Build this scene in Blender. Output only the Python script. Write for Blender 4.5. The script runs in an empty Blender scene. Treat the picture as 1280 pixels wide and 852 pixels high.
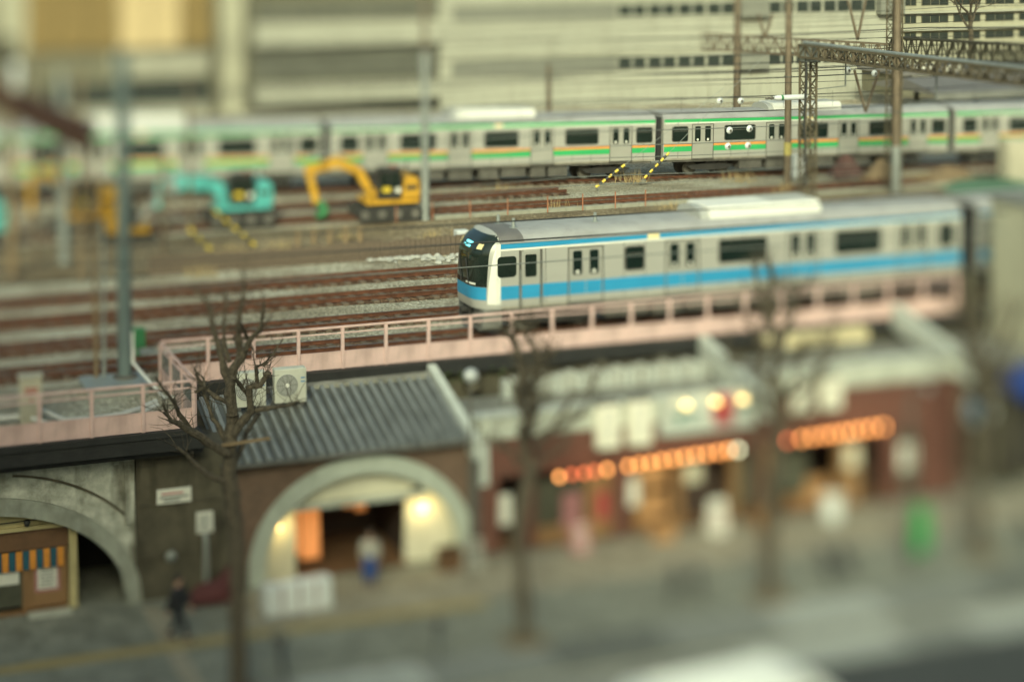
import bpy, bmesh, math, random
from mathutils import Vector, Matrix
R = math.radians
rnd = random.Random(7)
sc = bpy.context.scene
col = sc.collection

# ------------------------------------------------------------------ camera, sky, sun, exposure
LENS_PX, YAW, PITCH, EYE = 2400.0, R(21.4), R(3.0), 15.5
cam_d = bpy.data.cameras.new('camera')
cam = bpy.data.objects.new('camera', cam_d); col.objects.link(cam)
cam.location = (0, 0, EYE); cam.rotation_euler = (R(90) - PITCH, 0, -YAW)
cam_d.sensor_width = 36; cam_d.lens = LENS_PX / 1280 * 36
cam_d.shift_x = 0; cam_d.shift_y = -426 / 1280
cam_d.clip_start = 1; cam_d.clip_end = 3000
cam_d.dof.use_dof = True
cam_d.dof.focus_distance = 67.8
cam_d.dof.aperture_fstop = 0.062
cam_d.dof.aperture_blades = 0
sc.camera = cam
# The photograph was taken with a tilted and shifted lens: its plane of sharp focus leans through the scene, from the
# stone arch over the train's nose to the far gantry.  A plain camera keeps that plane parallel to the sensor, so the
# same perspective is given a thin lens whose focal plane is tilted (1/focus distance varies linearly over the sensor,
# Scheimpflug); with depth of field switched off it is the plain perspective camera.
TILT_LENS = """
shader tilt_lens(
    float lens = 67.5, float shift_y = -0.3328125, float inv0 = 0.0145, float gx = 0.0, float gy = 0.0,
    output point position = 0.0, output vector direction = 0.0, output color throughput = 1.0)
{
  vector sensor;
  getattribute("cam:sensor_size", sensor);
  point p = (camera_shader_raster_position() - point(0.5)) * sensor;
  p[1] += shift_y * (sensor[0] - sensor[1]);      // Cycles has already moved the raster by shift_y of the height
  vector d = vector(p[0] / lens, p[1] / lens, 1.0);
  position = point(0.0);
  getattribute("cam:aperture_position", position);
  float inv = inv0 + gx * p[0] / sensor[0] + gy * (p[1] / sensor[0] - shift_y);
  direction = normalize(d - vector(position) * inv);
}
"""
def tilt_lens():
    from cycles import osl
    txt = bpy.data.texts.new('tilt_lens'); txt.write(TILT_LENS)
    cam_d.custom_mode = 'INTERNAL'; cam_d.custom_shader = txt
    if not osl.update_custom_camera_shader(cam_d, lambda *a: None): return
    g, ang = .00160, math.atan2(.885, .466)          # strength of the tilt and the direction it leans in
    P = cam_d.cycles_custom
    P['lens'] = cam_d.lens; P['shift_y'] = cam_d.shift_y
    P['gx'] = g * math.cos(ang) * 1280; P['gy'] = -g * math.sin(ang) * 1280
    P['inv0'] = 1 / 69 + g * INV_OFF
    cam_d.type = 'CUSTOM'; cam_d.dof.aperture_fstop = 3.4; cam_d.update_tag()
INV_OFF = 107.2
try: tilt_lens()
except Exception as e: print('plain lens:', e)
SUN_EL, SUN_AZ = R(31), R(207)      # azimuth measured clockwise from +Y
w = bpy.data.worlds.new('World'); sc.world = w; w.use_nodes = True
nt = w.node_tree; nt.nodes.clear()
sky = nt.nodes.new('ShaderNodeTexSky'); sky.sky_type = 'NISHITA'; sky.sun_disc = False
sky.sun_elevation = SUN_EL; sky.sun_rotation = SUN_AZ
sky.air_density = 1.0; sky.dust_density = 6.0; sky.ozone_density = 1.0
bg = nt.nodes.new('ShaderNodeBackground'); bg.inputs[1].default_value = 0.095
wo = nt.nodes.new('ShaderNodeOutputWorld')
nt.links.new(sky.outputs[0], bg.inputs[0]); nt.links.new(bg.outputs[0], wo.inputs[0])
sun_d = bpy.data.lights.new('sun', 'SUN'); sun_d.energy = 1.95; sun_d.angle = R(10); sun_d.color = (1.0, 0.93, 0.80)
sun = bpy.data.objects.new('sun', sun_d); col.objects.link(sun)
sdir = Vector((math.sin(SUN_AZ) * math.cos(SUN_EL), math.cos(SUN_AZ) * math.cos(SUN_EL), math.sin(SUN_EL)))
sun.rotation_euler = sdir.to_track_quat('Z', 'Y').to_euler()
vs = sc.view_settings
vs.view_transform = 'Standard'; vs.look = 'None'; vs.exposure = 0.76; vs.gamma = 1
try:
    vs.use_white_balance = True; vs.white_balance_temperature = 6600; vs.white_balance_tint = -16.5
except Exception:
    pass
sc.cycles.max_bounces = 6; sc.cycles.use_denoising = True

# ------------------------------------------------------------------ layout helper: photo pixel -> point
_ca, _sa = math.cos(YAW), math.sin(YAW)
_F = Vector((_sa * math.cos(PITCH), _ca * math.cos(PITCH), -math.sin(PITCH)))
_U = Vector((_sa * math.sin(PITCH), _ca * math.sin(PITCH), math.cos(PITCH)))
_Rt = Vector((_ca, -_sa, 0)); _C = Vector((0, 0, EYE))
def _ray(u, v): return _F + _Rt * ((u - 640) / LENS_PX) - _U * (v / LENS_PX)
def at(u, v, Y):
    r = _ray(u, v); return _C + r * (Y / r.y)
def on(u, v, z):
    r = _ray(u, v); return _C + r * ((z - EYE) / r.z)

# ------------------------------------------------------------------ materials
M = {}
def mat(name, c, rough=0.7, metal=0.0, var=0.25, scale=3.0, bump=0.0, bscale=20.0, c2=None, emit=None, es=0.0,
        stain=0.0, spec=None, brick=None, stretch=None, tiles=None):
    m = bpy.data.materials.new(name); m.use_nodes = True
    n = m.node_tree.nodes; l = m.node_tree.links
    b = n['Principled BSDF']
    b.inputs['Roughness'].default_value = rough; b.inputs['Metallic'].default_value = metal
    if spec is not None: b.inputs['Specular IOR Level'].default_value = spec
    tc = n.new('ShaderNodeTexCoord'); src = tc.outputs['Object']
    if stretch:
        mp = n.new('ShaderNodeMapping'); mp.inputs['Scale'].default_value = stretch
        l.new(src, mp.inputs[0]); src2 = mp.outputs[0]
    else: src2 = src
    c = tuple(c) + (1,)
    if c2 is None: c2 = tuple(x * (1 - var) for x in c[:3])
    c2 = tuple(c2) + (1,)
    no = n.new('ShaderNodeTexNoise'); no.inputs['Scale'].default_value = scale; no.inputs['Detail'].default_value = 6
    no.inputs['Roughness'].default_value = 0.65
    l.new(src2, no.inputs['Vector'])
    rp = n.new('ShaderNodeValToRGB'); rp.color_ramp.elements[0].position = 0.35; rp.color_ramp.elements[1].position = 0.65
    rp.color_ramp.elements[0].color = c2; rp.color_ramp.elements[1].color = c
    l.new(no.outputs['Fac'], rp.inputs[0]); out = rp.outputs[0]
    if brick:
        bw, bh, mort = brick
        sx = n.new('ShaderNodeSeparateXYZ'); cx = n.new('ShaderNodeCombineXYZ')
        l.new(src, sx.inputs[0])
        ad = n.new('ShaderNodeMath'); ad.operation = 'ADD'
        l.new(sx.outputs[0], ad.inputs[0]); l.new(sx.outputs[1], ad.inputs[1])
        l.new(ad.outputs[0], cx.inputs[0]); l.new(sx.outputs[2], cx.inputs[1])
        bt = n.new('ShaderNodeTexBrick'); l.new(cx.outputs[0], bt.inputs['Vector'])
        bt.inputs['Scale'].default_value = 1; bt.inputs['Brick Width'].default_value = bw; bt.inputs['Row Height'].default_value = bh
        bt.inputs['Mortar Size'].default_value = 0.008; bt.inputs['Mortar'].default_value = tuple(mort) + (1,)
        l.new(out, bt.inputs['Color1'])
        dk = n.new('ShaderNodeMixRGB'); dk.blend_type = 'MULTIPLY'; dk.inputs[0].default_value = 1; dk.inputs[2].default_value = (.72, .7, .68, 1)
        l.new(out, dk.inputs[1]); l.new(dk.outputs[0], bt.inputs['Color2']); out = bt.outputs['Color']
    if tiles:
        bt = n.new('ShaderNodeTexBrick'); l.new(src, bt.inputs['Vector'])
        bt.inputs['Scale'].default_value = 1; bt.inputs['Brick Width'].default_value = tiles[0]; bt.inputs['Row Height'].default_value = tiles[1]
        bt.inputs['Mortar Size'].default_value = .012; bt.inputs['Mortar'].default_value = tuple(x * .45 for x in c[:3]) + (1,)
        bt.inputs['Bias'].default_value = -.2
        l.new(out, bt.inputs['Color1'])
        dk = n.new('ShaderNodeMixRGB'); dk.blend_type = 'MULTIPLY'; dk.inputs[0].default_value = 1; dk.inputs[2].default_value = (.78, .78, .78, 1)
        l.new(out, dk.inputs[1]); l.new(dk.outputs[0], bt.inputs['Color2']); out = bt.outputs['Color']
    if stain:
        n2 = n.new('ShaderNodeTexNoise'); n2.inputs['Scale'].default_value = 1.1; n2.inputs['Detail'].default_value = 8
        mp = n.new('ShaderNodeMapping'); mp.inputs['Scale'].default_value = (1.6, 1.6, 0.45)
        l.new(src, mp.inputs[0]); l.new(mp.outputs[0], n2.inputs['Vector'])
        r2 = n.new('ShaderNodeValToRGB'); r2.color_ramp.elements[0].position = 0.48; r2.color_ramp.elements[1].position = 0.66
        l.new(n2.outputs['Fac'], r2.inputs[0])
        mm = n.new('ShaderNodeMath'); mm.operation = 'MULTIPLY'; mm.inputs[1].default_value = stain
        l.new(r2.outputs[0], mm.inputs[0])
        mx = n.new('ShaderNodeMixRGB'); mx.blend_type = 'MULTIPLY'; mx.inputs[2].default_value = (.30, .28, .24, 1)
        l.new(mm.outputs[0], mx.inputs[0]); l.new(out, mx.inputs[1]); out = mx.outputs[0]
    l.new(out, b.inputs['Base Color'])
    if bump:
        n3 = n.new('ShaderNodeTexNoise'); n3.inputs['Scale'].default_value = bscale; n3.inputs['Detail'].default_value = 5
        l.new(src2, n3.inputs['Vector'])
        bp = n.new('ShaderNodeBump'); bp.inputs['Strength'].default_value = bump; bp.inputs['Distance'].default_value = 0.05
        l.new(n3.outputs['Fac'], bp.inputs['Height']); l.new(bp.outputs[0], b.inputs['Normal'])
    if emit:
        b.inputs['Emission Color'].default_value = tuple(emit) + (1,); b.inputs['Emission Strength'].default_value = es
    M[name] = m; return m

def stone_mat(name, ca, cb, cc, scale, bump=0.9):
    """crushed stone: every voronoi cell a stone of its own tone, with dark gaps"""
    m = bpy.data.materials.new(name); m.use_nodes = True
    n = m.node_tree.nodes; l = m.node_tree.links; b = n['Principled BSDF']; b.inputs['Roughness'].default_value = .92
    tc = n.new('ShaderNodeTexCoord')
    v = n.new('ShaderNodeTexVoronoi'); v.inputs['Scale'].default_value = scale; l.new(tc.outputs['Object'], v.inputs['Vector'])
    rp = n.new('ShaderNodeValToRGB'); e = rp.color_ramp.elements
    e[0].color = tuple(ca) + (1,); e[1].color = tuple(cc) + (1,); e.new(.55).color = tuple(cb) + (1,)
    sp = n.new('ShaderNodeSeparateXYZ'); l.new(v.outputs['Color'], sp.inputs[0]); l.new(sp.outputs[0], rp.inputs[0])
    no = n.new('ShaderNodeTexNoise'); no.inputs['Scale'].default_value = .35; no.inputs['Detail'].default_value = 8
    l.new(tc.outputs['Object'], no.inputs['Vector'])
    r2 = n.new('ShaderNodeValToRGB'); r2.color_ramp.elements[0].position = .38; r2.color_ramp.elements[1].position = .62
    r2.color_ramp.elements[0].color = (.72, .66, .56, 1); r2.color_ramp.elements[1].color = (1.1, 1.08, 1.0, 1)
    l.new(no.outputs['Fac'], r2.inputs[0])
    mx = n.new('ShaderNodeMixRGB'); mx.blend_type = 'MULTIPLY'; mx.inputs[0].default_value = 1
    l.new(rp.outputs[0], mx.inputs[1]); l.new(r2.outputs[0], mx.inputs[2]); l.new(mx.outputs[0], b.inputs['Base Color'])
    bp = n.new('ShaderNodeBump'); bp.inputs['Strength'].default_value = bump; bp.inputs['Distance'].default_value = .06; bp.invert = True
    l.new(v.outputs['Distance'], bp.inputs['Height']); l.new(bp.outputs[0], b.inputs['Normal'])
    M[name] = m

def glass_mat(name, c, rough=.08):
    m = mat(name, c, rough, 0, .3, 1.5); m.node_tree.nodes['Principled BSDF'].inputs['Specular IOR Level'].default_value = .6
    return m
mat('asphalt', (.05, .054, .053), .9, 0, .3, 1.2, .3, 60)
mat('asphalt_worn', (.13, .135, .12), .9, 0, .3, 1.2, .3, 60)
mat('pavement', (.255, .26, .21), .85, 0, .25, .7, .2, 40, stain=.45, tiles=(.6, .6))
mat('tan_paving', (.36, .325, .24), .85, 0, .2, 1, .2, 40, stain=.45, tiles=(.6, .3))
mat('tactile', (.33, .26, .11), .8, 0, .25, 2, .3, 30)
mat('apron', (.23, .235, .21), .85, 0, .2, 1.5, .2, 40, stain=.3)
mat('pale_slab', (.40, .41, .37), .85, 0, .2, 1.5, .2, 40, stain=.2)
mat('kerb_dark', (.10, .105, .09), .85, 0, .25, 2, .2, 30)
mat('kerbstone', (.25, .25, .22), .8, 0, .25, 2, .2, 30)
stone_mat('ballast', (.17, .155, .12), (.39, .37, .30), (.62, .60, .52), 14)
stone_mat('rust_ballast', (.055, .03, .018), (.13, .075, .045), (.23, .15, .095), 14)
stone_mat('dirt', (.11, .085, .05), (.20, .16, .10), (.30, .25, .17), 9, .6)
mat('rail_rust', (.16, .065, .035), .75, .3, .5, 3)
mat('rail_top', (.42, .38, .35), .25, .9, .4, 2)
mat('sleeper', (.16, .12, .085), .9, 0, .4, 5, .3, 20)
mat('concrete', (.30, .29, .235), .85, 0, .3, 1.2, .25, 14, stain=.55)
mat('pale_concrete', (.62, .62, .52), .8, 0, .55, 1.7, .3, 14, c2=(.27, .27, .21), stain=.85)
mat('arch_stone', (.36, .37, .30), .85, 0, .3, 1.5, .2, 14, stain=.45)
mat('dark_concrete', (.115, .10, .065), .9, 0, .45, 1.0, .3, 12, stain=.7)
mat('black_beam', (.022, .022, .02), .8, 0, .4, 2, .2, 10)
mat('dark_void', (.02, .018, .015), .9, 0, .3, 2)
mat('pink', (.66, .46, .415), .65, 0, .16, 1.6, .05, 30, stain=.28)
mat('steel_train', (.53, .515, .45), .42, .35, .07, .8, stretch=(.3, 1, 3))
mat('pale_dust', (.36, .33, .26), .8, 0, .35, 2)
mat('door_steel', (.49, .475, .41), .40, .35, .07, .8)
mat('train_roof', (.35, .345, .33), .6, .0, .12, .9, stain=.2)
mat('roof_dark', (.16, .15, .14), .6, 0, .15, 1, stain=.2)
mat('ac_beige', (.56, .55, .45), .5, 0, .1, 2, stain=.2)
mat('ac_white', (.74, .725, .65), .5, 0, .08, 1)
mat('grille', (.42, .42, .38), .6, 0, .1, 1)
mat('white_paint', (.80, .78, .68), .4, 0, .07, 2)
mat('blue_band', (.05, .29, .50), .4, 0, .10, .8)
mat('green_band', (.07, .44, .14), .45, 0, .12, .8)
mat('orange_band', (.76, .33, .09), .45, 0, .12, .8)
mat('rubber', (.02, .02, .02), .8)
mat('under_black', (.035, .032, .028), .8, 0, .4, 2)
mat('under_grey', (.13, .12, .10), .75, 0, .4, 2)
mat('skirt_grey', (.20, .195, .17), .6, 0, .15, 2)
glass_mat('train_glass', (.012, .022, .018))
glass_mat('cab_glass', (.018, .026, .02), .05)
glass_mat('office_glass', (.04, .048, .042), .18)
glass_mat('shop_glass', (.10, .10, .07), .1)
mat('led_cyan', (.1, .3, .35), .5, emit=(.25, .8, .95), es=1.6)
mat('led_warm', (.5, .4, .2), .5, emit=(1, .8, .4), es=.35)
mat('galvanised', (.36, .38, .35), .5, .5, .18, 2)
mat('pole_steel', (.17, .21, .20), .5, .4, .2, 1.5, stretch=(1, 1, .2))
mat('brown_steel', (.20, .155, .105), .65, .3, .3, 2)
mat('rust_red', (.075, .035, .022), .75, .1, .4, 2)
mat('truss_brown', (.17, .14, .09), .7, .3, .35, 2)
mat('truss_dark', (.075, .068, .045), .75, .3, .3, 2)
mat('wood_pole', (.24, .17, .095), .85, 0, .3, 4, .2, 20, stretch=(3, 3, .2))
mat('bark', (.13, .105, .07), .9, 0, .5, 9, 1.0, 22, c2=(.045, .036, .023))
mat('wire_black', (.03, .03, .028), .6)
mat('wire_grey', (.20, .21, .19), .5, .3)
mat('grey_globe', (.42, .43, .41), .3)
mat('porcelain', (.60, .62, .61), .25, 0, .05, 3)
mat('yellow', (.62, .34, .03), .5, 0, .25, 2, stain=.6)
mat('pale_yellow', (.45, .38, .12), .7)
mat('stripe_yellow', (.75, .55, .05), .5)
mat('cyan', (.13, .47, .43), .5, 0, .2, 2, stain=.5)
mat('track_black', (.04, .038, .033), .9, 0, .4, 5, .3, 20)
mat('boom_grey', (.33, .33, .30), .5, .2, .2, 2)
mat('green_paint', (.05, .19, .07), .6, 0, .2, 2)
mat('orange_stake', (.40, .17, .09), .7)
mat('rubble', (.48, .47, .42), .9, 0, .3, 4, .5, 12)
mat('roof_rib', (.27, .28, .265), .4, .2, .2, 1.5, stain=.3)  # ribs toned lighter than the sheet, painting in the light they catch
mat('roof_sheet', (.12, .125, .115), .4, .2, .2, 1.1, stretch=(6, .4, 1), stain=.35)
mat('roof_flat', (.22, .22, .195), .85, 0, .25, .8, .1, 20, stain=.4)
mat('flashing', (.58, .60, .53), .5, .1, .15, 2, stain=.25)
mat('brick_brown', (.17, .10, .066), .85, 0, .3, 2, .2, 30, brick=(.22, .075, (.18, .14, .10)))
mat('brick_red', (.155, .052, .034), .85, 0, .3, 2, .2, 30, brick=(.22, .075, (.15, .09, .065)))
mat('arch_green', (.44, .47, .39), .7, 0, .15, 2, stain=.2)
mat('cream_wall', (.66, .62, .46), .75, 0, .12, 1.2, stain=.15)
mat('cream_lit', (.72, .64, .44), .75, emit=(1, .78, .42), es=.25)
mat('parapet', (.52, .53, .44), .75, 0, .18, 1.3, stain=.35)
mat('yellow_wall', (.52, .44, .22), .75, 0, .15, 1.5, stain=.25)
mat('shop_brown', (.16, .085, .04), .7, 0, .3, 2)
mat('shop_wood', (.30, .17, .075), .6, 0, .3, 3, stretch=(4, 1, .5))
mat('noren_blue', (.03, .11, .15), .9); mat('noren_orange', (.72, .30, .05), .9)
mat('paper', (.72, .70, .60), .8, 0, .1, 9); mat('print_pink', (.42, .19, .19), .8); mat('print_dark', (.08, .10, .09), .8)
mat('print_blue', (.08, .22, .42), .7); mat('print_red', (.42, .06, .06), .7); mat('print_teal', (.05, .18, .16), .7)
mat('lamp_warm', (.9, .6, .3), .6, emit=(1, .62, .25), es=3.0)
mat('sign_lit', (.66, .62, .5), .6, emit=(1, .87, .58), es=.15)
mat('strip_lit', (.55, .47, .28), .6, emit=(1, .75, .38), es=.12)
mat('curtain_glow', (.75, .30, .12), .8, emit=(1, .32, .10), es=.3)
mat('lantern_orange', (.85, .22, .07), .7, emit=(1, .36, .12), es=4.6)
mat('lantern_red', (.7, .12, .06), .7, emit=(1, .2, .09), es=2.6)
mat('lantern_white', (.8, .78, .66), .7, emit=(1, .9, .66), es=4)
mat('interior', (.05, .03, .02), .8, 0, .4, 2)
mat('wood_crate', (.45, .24, .10), .75, 0, .3, 3)
mat('vinyl', (.70, .72, .68), .25, 0, .12, 3)
mat('blue_tarp', (.015, .045, .22), .6, 0, .2, 3, .2, 6)
mat('blue_cloth', (.02, .06, .22), .85); mat('dark_cloth', (.022, .023, .027), .9); mat('grey_cloth', (.16, .16, .15), .9)
mat('red_cloth', (.085, .02, .02), .8, 0, .3, 4)
mat('dull_red', (.10, .05, .04), .85, 0, .3, 3); mat('pale_cloth', (.38, .36, .30), .85)
mat('skin', (.48, .30, .21), .6); mat('hair', (.02, .016, .012), .6)
mat('van_white', (.80, .80, .74), .25, 0, .04, 1); mat('tail_red', (.5, .02, .02), .3)
mat('beige_block', (.42, .40, .29), .8, 0, .15, .8, .1, 10, stain=.2)
mat('office_cream', (.37, .365, .29), .8, 0, .10, .35, stain=.12)
mat('office_grey', (.20, .20, .165), .7, 0, .12, 1)
mat('window_grey', (.11, .11, .088), .5, 0, .3, .5)
mat('office_pale', (.36, .345, .25), .8, 0, .10, .5, stain=.1)
mat('ochre', (.21, .145, .05), .7, 0, .25, 1.2); mat('ochre_pale', (.48, .37, .20), .7, 0, .1, 1)
mat('olive_stone', (.16, .15, .10), .8, 0, .2, .8, stain=.2)
mat('band_stone', (.32, .31, .24), .8, 0, .15, .6, stain=.2)
mat('tarp_tan', (.24, .17, .095), .8, 0, .25, 2, .3, 5)
mat('dry_grass', (.42, .32, .16), .9); mat('weed', (.09, .13, .035), .9)
mat('green_sign', (.035, .26, .06), .7)
mat('net_green', (.11, .20, .12), .8, 0, .3, 4, .4, 8)
mat('cabinet_beige', (.50, .46, .34), .6, 0, .12, 2, stain=.2)
mat('roof_pale', (.50, .50, .43), .6, 0, .2, 3, stain=.3)
mat('pipe_white', (.74, .72, .66), .5, 0, .1, 3)

# ------------------------------------------------------------------ mesh builder
class MB:
    def __init__(s): s.v = []; s.f = []; s.m = []
    def poly(s, pts, mi=0):
        b = len(s.v); s.v += [tuple(p) for p in pts]; s.f.append(tuple(range(b, b + len(pts)))); s.m.append(mi); return s
    def box(s, x0, x1, y0, y1, z0, z1, mi=0):
        b = len(s.v)
        s.v += [(x0, y0, z0), (x1, y0, z0), (x1, y1, z0), (x0, y1, z0), (x0, y0, z1), (x1, y0, z1), (x1, y1, z1), (x0, y1, z1)]
        for q in ((0, 3, 2, 1), (4, 5, 6, 7), (0, 1, 5, 4), (1, 2, 6, 5), (2, 3, 7, 6), (3, 0, 4, 7)):
            s.f.append(tuple(b + i for i in q)); s.m.append(mi)
        return s
    def cbox(s, c, d, mi=0):
        return s.box(c[0] - d[0] / 2, c[0] + d[0] / 2, c[1] - d[1] / 2, c[1] + d[1] / 2, c[2] - d[2] / 2, c[2] + d[2] / 2, mi)
    def tube(s, pts, rad, n=8, mi=0, cap=True):
        pts = [Vector(p) for p in pts]
        if not isinstance(rad, (list, tuple)): rad = [rad] * len(pts)
        b0 = len(s.v); t = None; up = None
        for i, p in enumerate(pts):
            a = pts[max(0, i - 1)]; c = pts[min(len(pts) - 1, i + 1)]
            t = (c - a).normalized()
            if up is None: up = Vector((0, 0, 1)) if abs(t.z) < .9 else Vector((1, 0, 0))
            sx = t.cross(up).normalized(); sy = sx.cross(t).normalized(); up = sy
            for k in range(n):
                an = 2 * math.pi * k / n
                s.v.append(tuple(p + (sx * math.cos(an) + sy * math.sin(an)) * rad[i]))
        for i in range(len(pts) - 1):
            for k in range(n):
                a = b0 + i * n + k; c = b0 + i * n + (k + 1) % n
                s.f.append((a, c, c + n, a + n)); s.m.append(mi)
        if cap:
            s.f.append(tuple(b0 + k for k in reversed(range(n)))); s.m.append(mi)
            e = b0 + (len(pts) - 1) * n; s.f.append(tuple(e + k for k in range(n))); s.m.append(mi)
        return s
    def bar(s, a, b, w, h=None, mi=0):
        a = Vector(a); b = Vector(b); h = h or w
        t = (b - a).normalized(); up = Vector((0, 0, 1)) if abs(t.z) < .95 else Vector((1, 0, 0))
        sx = t.cross(up).normalized() * w / 2; sy = sx.cross(t).normalized() * h / 2
        i = len(s.v)
        for p in (a, b):
            for q in ((-1, -1), (1, -1), (1, 1), (-1, 1)): s.v.append(tuple(p + sx * q[0] + sy * q[1]))
        for q in ((0, 3, 2, 1), (4, 5, 6, 7), (0, 1, 5, 4), (1, 2, 6, 5), (2, 3, 7, 6), (3, 0, 4, 7)):
            s.f.append(tuple(i + k for k in q)); s.m.append(mi)
        return s
    def prism(s, prof, x0, x1, axis='x', mi=0):
        """extrude a closed 2D outline: axis x -> (y,z); axis y -> (x,z); axis z -> (x,y)"""
        n = len(prof); b = len(s.v)
        for t in (x0, x1):
            for p, q in prof:
                s.v.append((t, p, q) if axis == 'x' else (p, t, q) if axis == 'y' else (p, q, t))
        for k in range(n):
            s.f.append((b + k, b + (k + 1) % n, b + n + (k + 1) % n, b + n + k)); s.m.append(mi)
        s.f.append(tuple(b + k for k in reversed(range(n)))); s.m.append(mi)
        s.f.append(tuple(b + n + k for k in range(n))); s.m.append(mi)
        return s
    def lathe(s, prof, c=(0, 0, 0), n=16, axis='z', mi=0):
        b = len(s.v); c = Vector(c)
        for r, h in prof:
            for k in range(n):
                a = 2 * math.pi * k / n; x, y = r * math.cos(a), r * math.sin(a)
                d = Vector((x, y, h)) if axis == 'z' else Vector((h, x, y)) if axis == 'x' else Vector((x, h, y))
                s.v.append(tuple(c + d))
        for i in range(len(prof) - 1):
            for k in range(n):
                a = b + i * n + k; d = b + i * n + (k + 1) % n
                s.f.append((a, d, d + n, a + n)); s.m.append(mi)
        s.f.append(tuple(b + k for k in reversed(range(n)))); s.m.append(mi)
        e = b + (len(prof) - 1) * n; s.f.append(tuple(e + k for k in range(n))); s.m.append(mi)
        return s
    def grid(s, fn, nu, nv, mi=0):
        b = len(s.v)
        for i in range(nu + 1):
            for j in range(nv + 1): s.v.append(tuple(fn(i / nu, j / nv)))
        for i in range(nu):
            for j in range(nv):
                a = b + i * (nv + 1) + j; s.f.append((a, a + nv + 1, a + nv + 2, a + 1)); s.m.append(mi)
        return s
    def build(s, name, m, parent=None, bevel=0, smooth=False, loc=None):
        me = bpy.data.meshes.new(name); me.from_pydata(s.v, [], s.f)
        for k in (m if isinstance(m, (list, tuple)) else [m]): me.materials.append(M[k])
        me.polygons.foreach_set('material_index', s.m)
        bm = bmesh.new(); bm.from_mesh(me)
        bmesh.ops.recalc_face_normals(bm, faces=bm.faces)
        if bevel: bmesh.ops.bevel(bm, geom=bm.edges[:], offset=bevel, segments=1, affect='EDGES', clamp_overlap=True)
        bm.to_mesh(me); bm.free()
        if smooth:
            me.polygons.foreach_set('use_smooth', [True] * len(me.polygons)); me.set_sharp_from_angle(angle=R(38))
        me.update()
        return link(name, me, parent, loc)
def link(name, me, parent=None, loc=None):
    o = bpy.data.objects.new(name, me); col.objects.link(o)
    if parent: o.parent = parent
    if loc is not None: o.location = loc
    return o
def tag(o, label=None, cat=None, group=None, kind=None):
    if label: o['label'] = label
    if cat: o['category'] = cat
    if group: o['group'] = group
    if kind: o['kind'] = kind
    return o
def thing(name, label, cat, loc=(0, 0, 0), rz=0, group=None):
    o = bpy.data.objects.new(name, None); col.objects.link(o)
    o.location = loc; o.rotation_euler = (0, 0, rz); o.empty_display_size = .3
    return tag(o, label, cat, group)
def copy_tree(o, parent=None, label=None):
    kids = list(o.children); c = o.copy(); col.objects.link(c); c.parent = parent
    if label: c['label'] = label
    for k in kids: copy_tree(k, c)
    return c
def one(mb, name, m, label, cat, group=None, **kw):
    return tag(mb.build(name, m, **kw), label, cat, group)
def structure(mb, name, m, **kw): return tag(mb.build(name, m, **kw), kind='structure')

# ------------------------------------------------------------------ ground
ST = -5.6          # street level; rail tops are z = 0
structure(MB().poly([(-300, -150, ST - .14), (600, -150, ST - .14), (600, 900, ST - .14), (-300, 900, ST - .14)]), 'ground', 'asphalt')
structure(MB().box(-60, 120, 47.55, 61, ST - .13, ST), 'pavement', 'pavement')
# kerb stones, gutter slabs
k = MB().box(-60, 120, 47.35, 47.549, ST - .13, ST + .004); kb = structure(k, 'kerb', 'concrete')
ks = MB().box(-.49, .49, -.1, .1, 0, .012)
kme = None
for i in range(34):
    o = ks.build('kerb_stone', 'kerb_dark', kb, bevel=.008) if kme is None else link('kerb_stone', kme, kb)
    kme = o.data; o.location = (8.5 + i * 1.0, 47.45, ST + .004)
ap = structure(MB().box(-60, 120, 45.7, 47.349, ST - .139, ST - .125), 'gutter', 'apron')
ame = None
for i in range(22):
    if ame is None: o = MB().box(-1.2, 1.2, -.8, .8, 0, .02).build('gutter_slab', 'apron', ap, bevel=.008); ame = o.data
    else: o = link('gutter_slab', ame, ap)
    if i in (1, 2, 4, 6, 8, 9, 11, 12, 13): 
        o.material_slots[0].link = 'OBJECT'; o.material_slots[0].material = M['pale_slab' if i > 7 else 'kerbstone']
    o.location = (7 + i * 2.44, 46.52, ST - .124 + rnd.uniform(0, .008))
road = structure(MB().box(-300, 400, 30, 45.69, ST - .139, ST - .132), 'road', 'asphalt')
structure(MB().box(-60, 120, 34.6, 34.75, ST - .131, ST - .127), 'lane_line', 'white_paint')
# tan paved strip by the shop fronts, yellow tactile strip, cross strip, kerbside slabs
structure(MB().box(12.6, 42, 53.42, 56.4, ST + .002, ST + .006), 'tan_pavement', 'tan_paving')
tac = structure(MB().box(0, 20, 52.9, 53.4, ST + .002, ST + .004), 'tactile_strip', 'tactile')
tme = None
for i in range(88):
    if tme is None: o = MB().box(-.145, .145, -.145, .145, 0, .012).build('tactile_tile', 'tactile', tac, bevel=.006); tme = o.data
    else: o = link('tactile_tile', tme, tac)
    o.location = (1.4 + (i // 2) * .3 + 5.2, 53.0 + (i % 2) * .3, ST + .004)
structure(MB().box(10.25, 10.75, 47.6, 52.88, ST + .002, ST + .006), 'cross_strip', 'tan_paving')
structure(MB().box(10.25, 10.75, 53.42, 56.4, ST + .002, ST + .006), 'cross_strip', 'tan_paving')
ps = structure(MB().box(6, 60, 47.7, 49.6, ST + .001, ST + .003), 'slab_strip', 'pavement')
pme = None
for i in range(34):
    for j in range(2):
        if pme is None: o = MB().box(-.58, .58, -.45, .45, 0, .015).build('paving_slab', 'apron', ps, bevel=.006); pme = o.data
        else: o = link('paving_slab', pme, ps)
        if (i // 3) % 2: o.material_slots[0].link = 'OBJECT'; o.material_slots[0].material = M['asphalt_worn' if (i // 6) % 2 else 'pale_slab']
        o.location = (10 + i * 1.2, 48.2 + j * .94, ST + .003 + rnd.uniform(0, .006))
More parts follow.
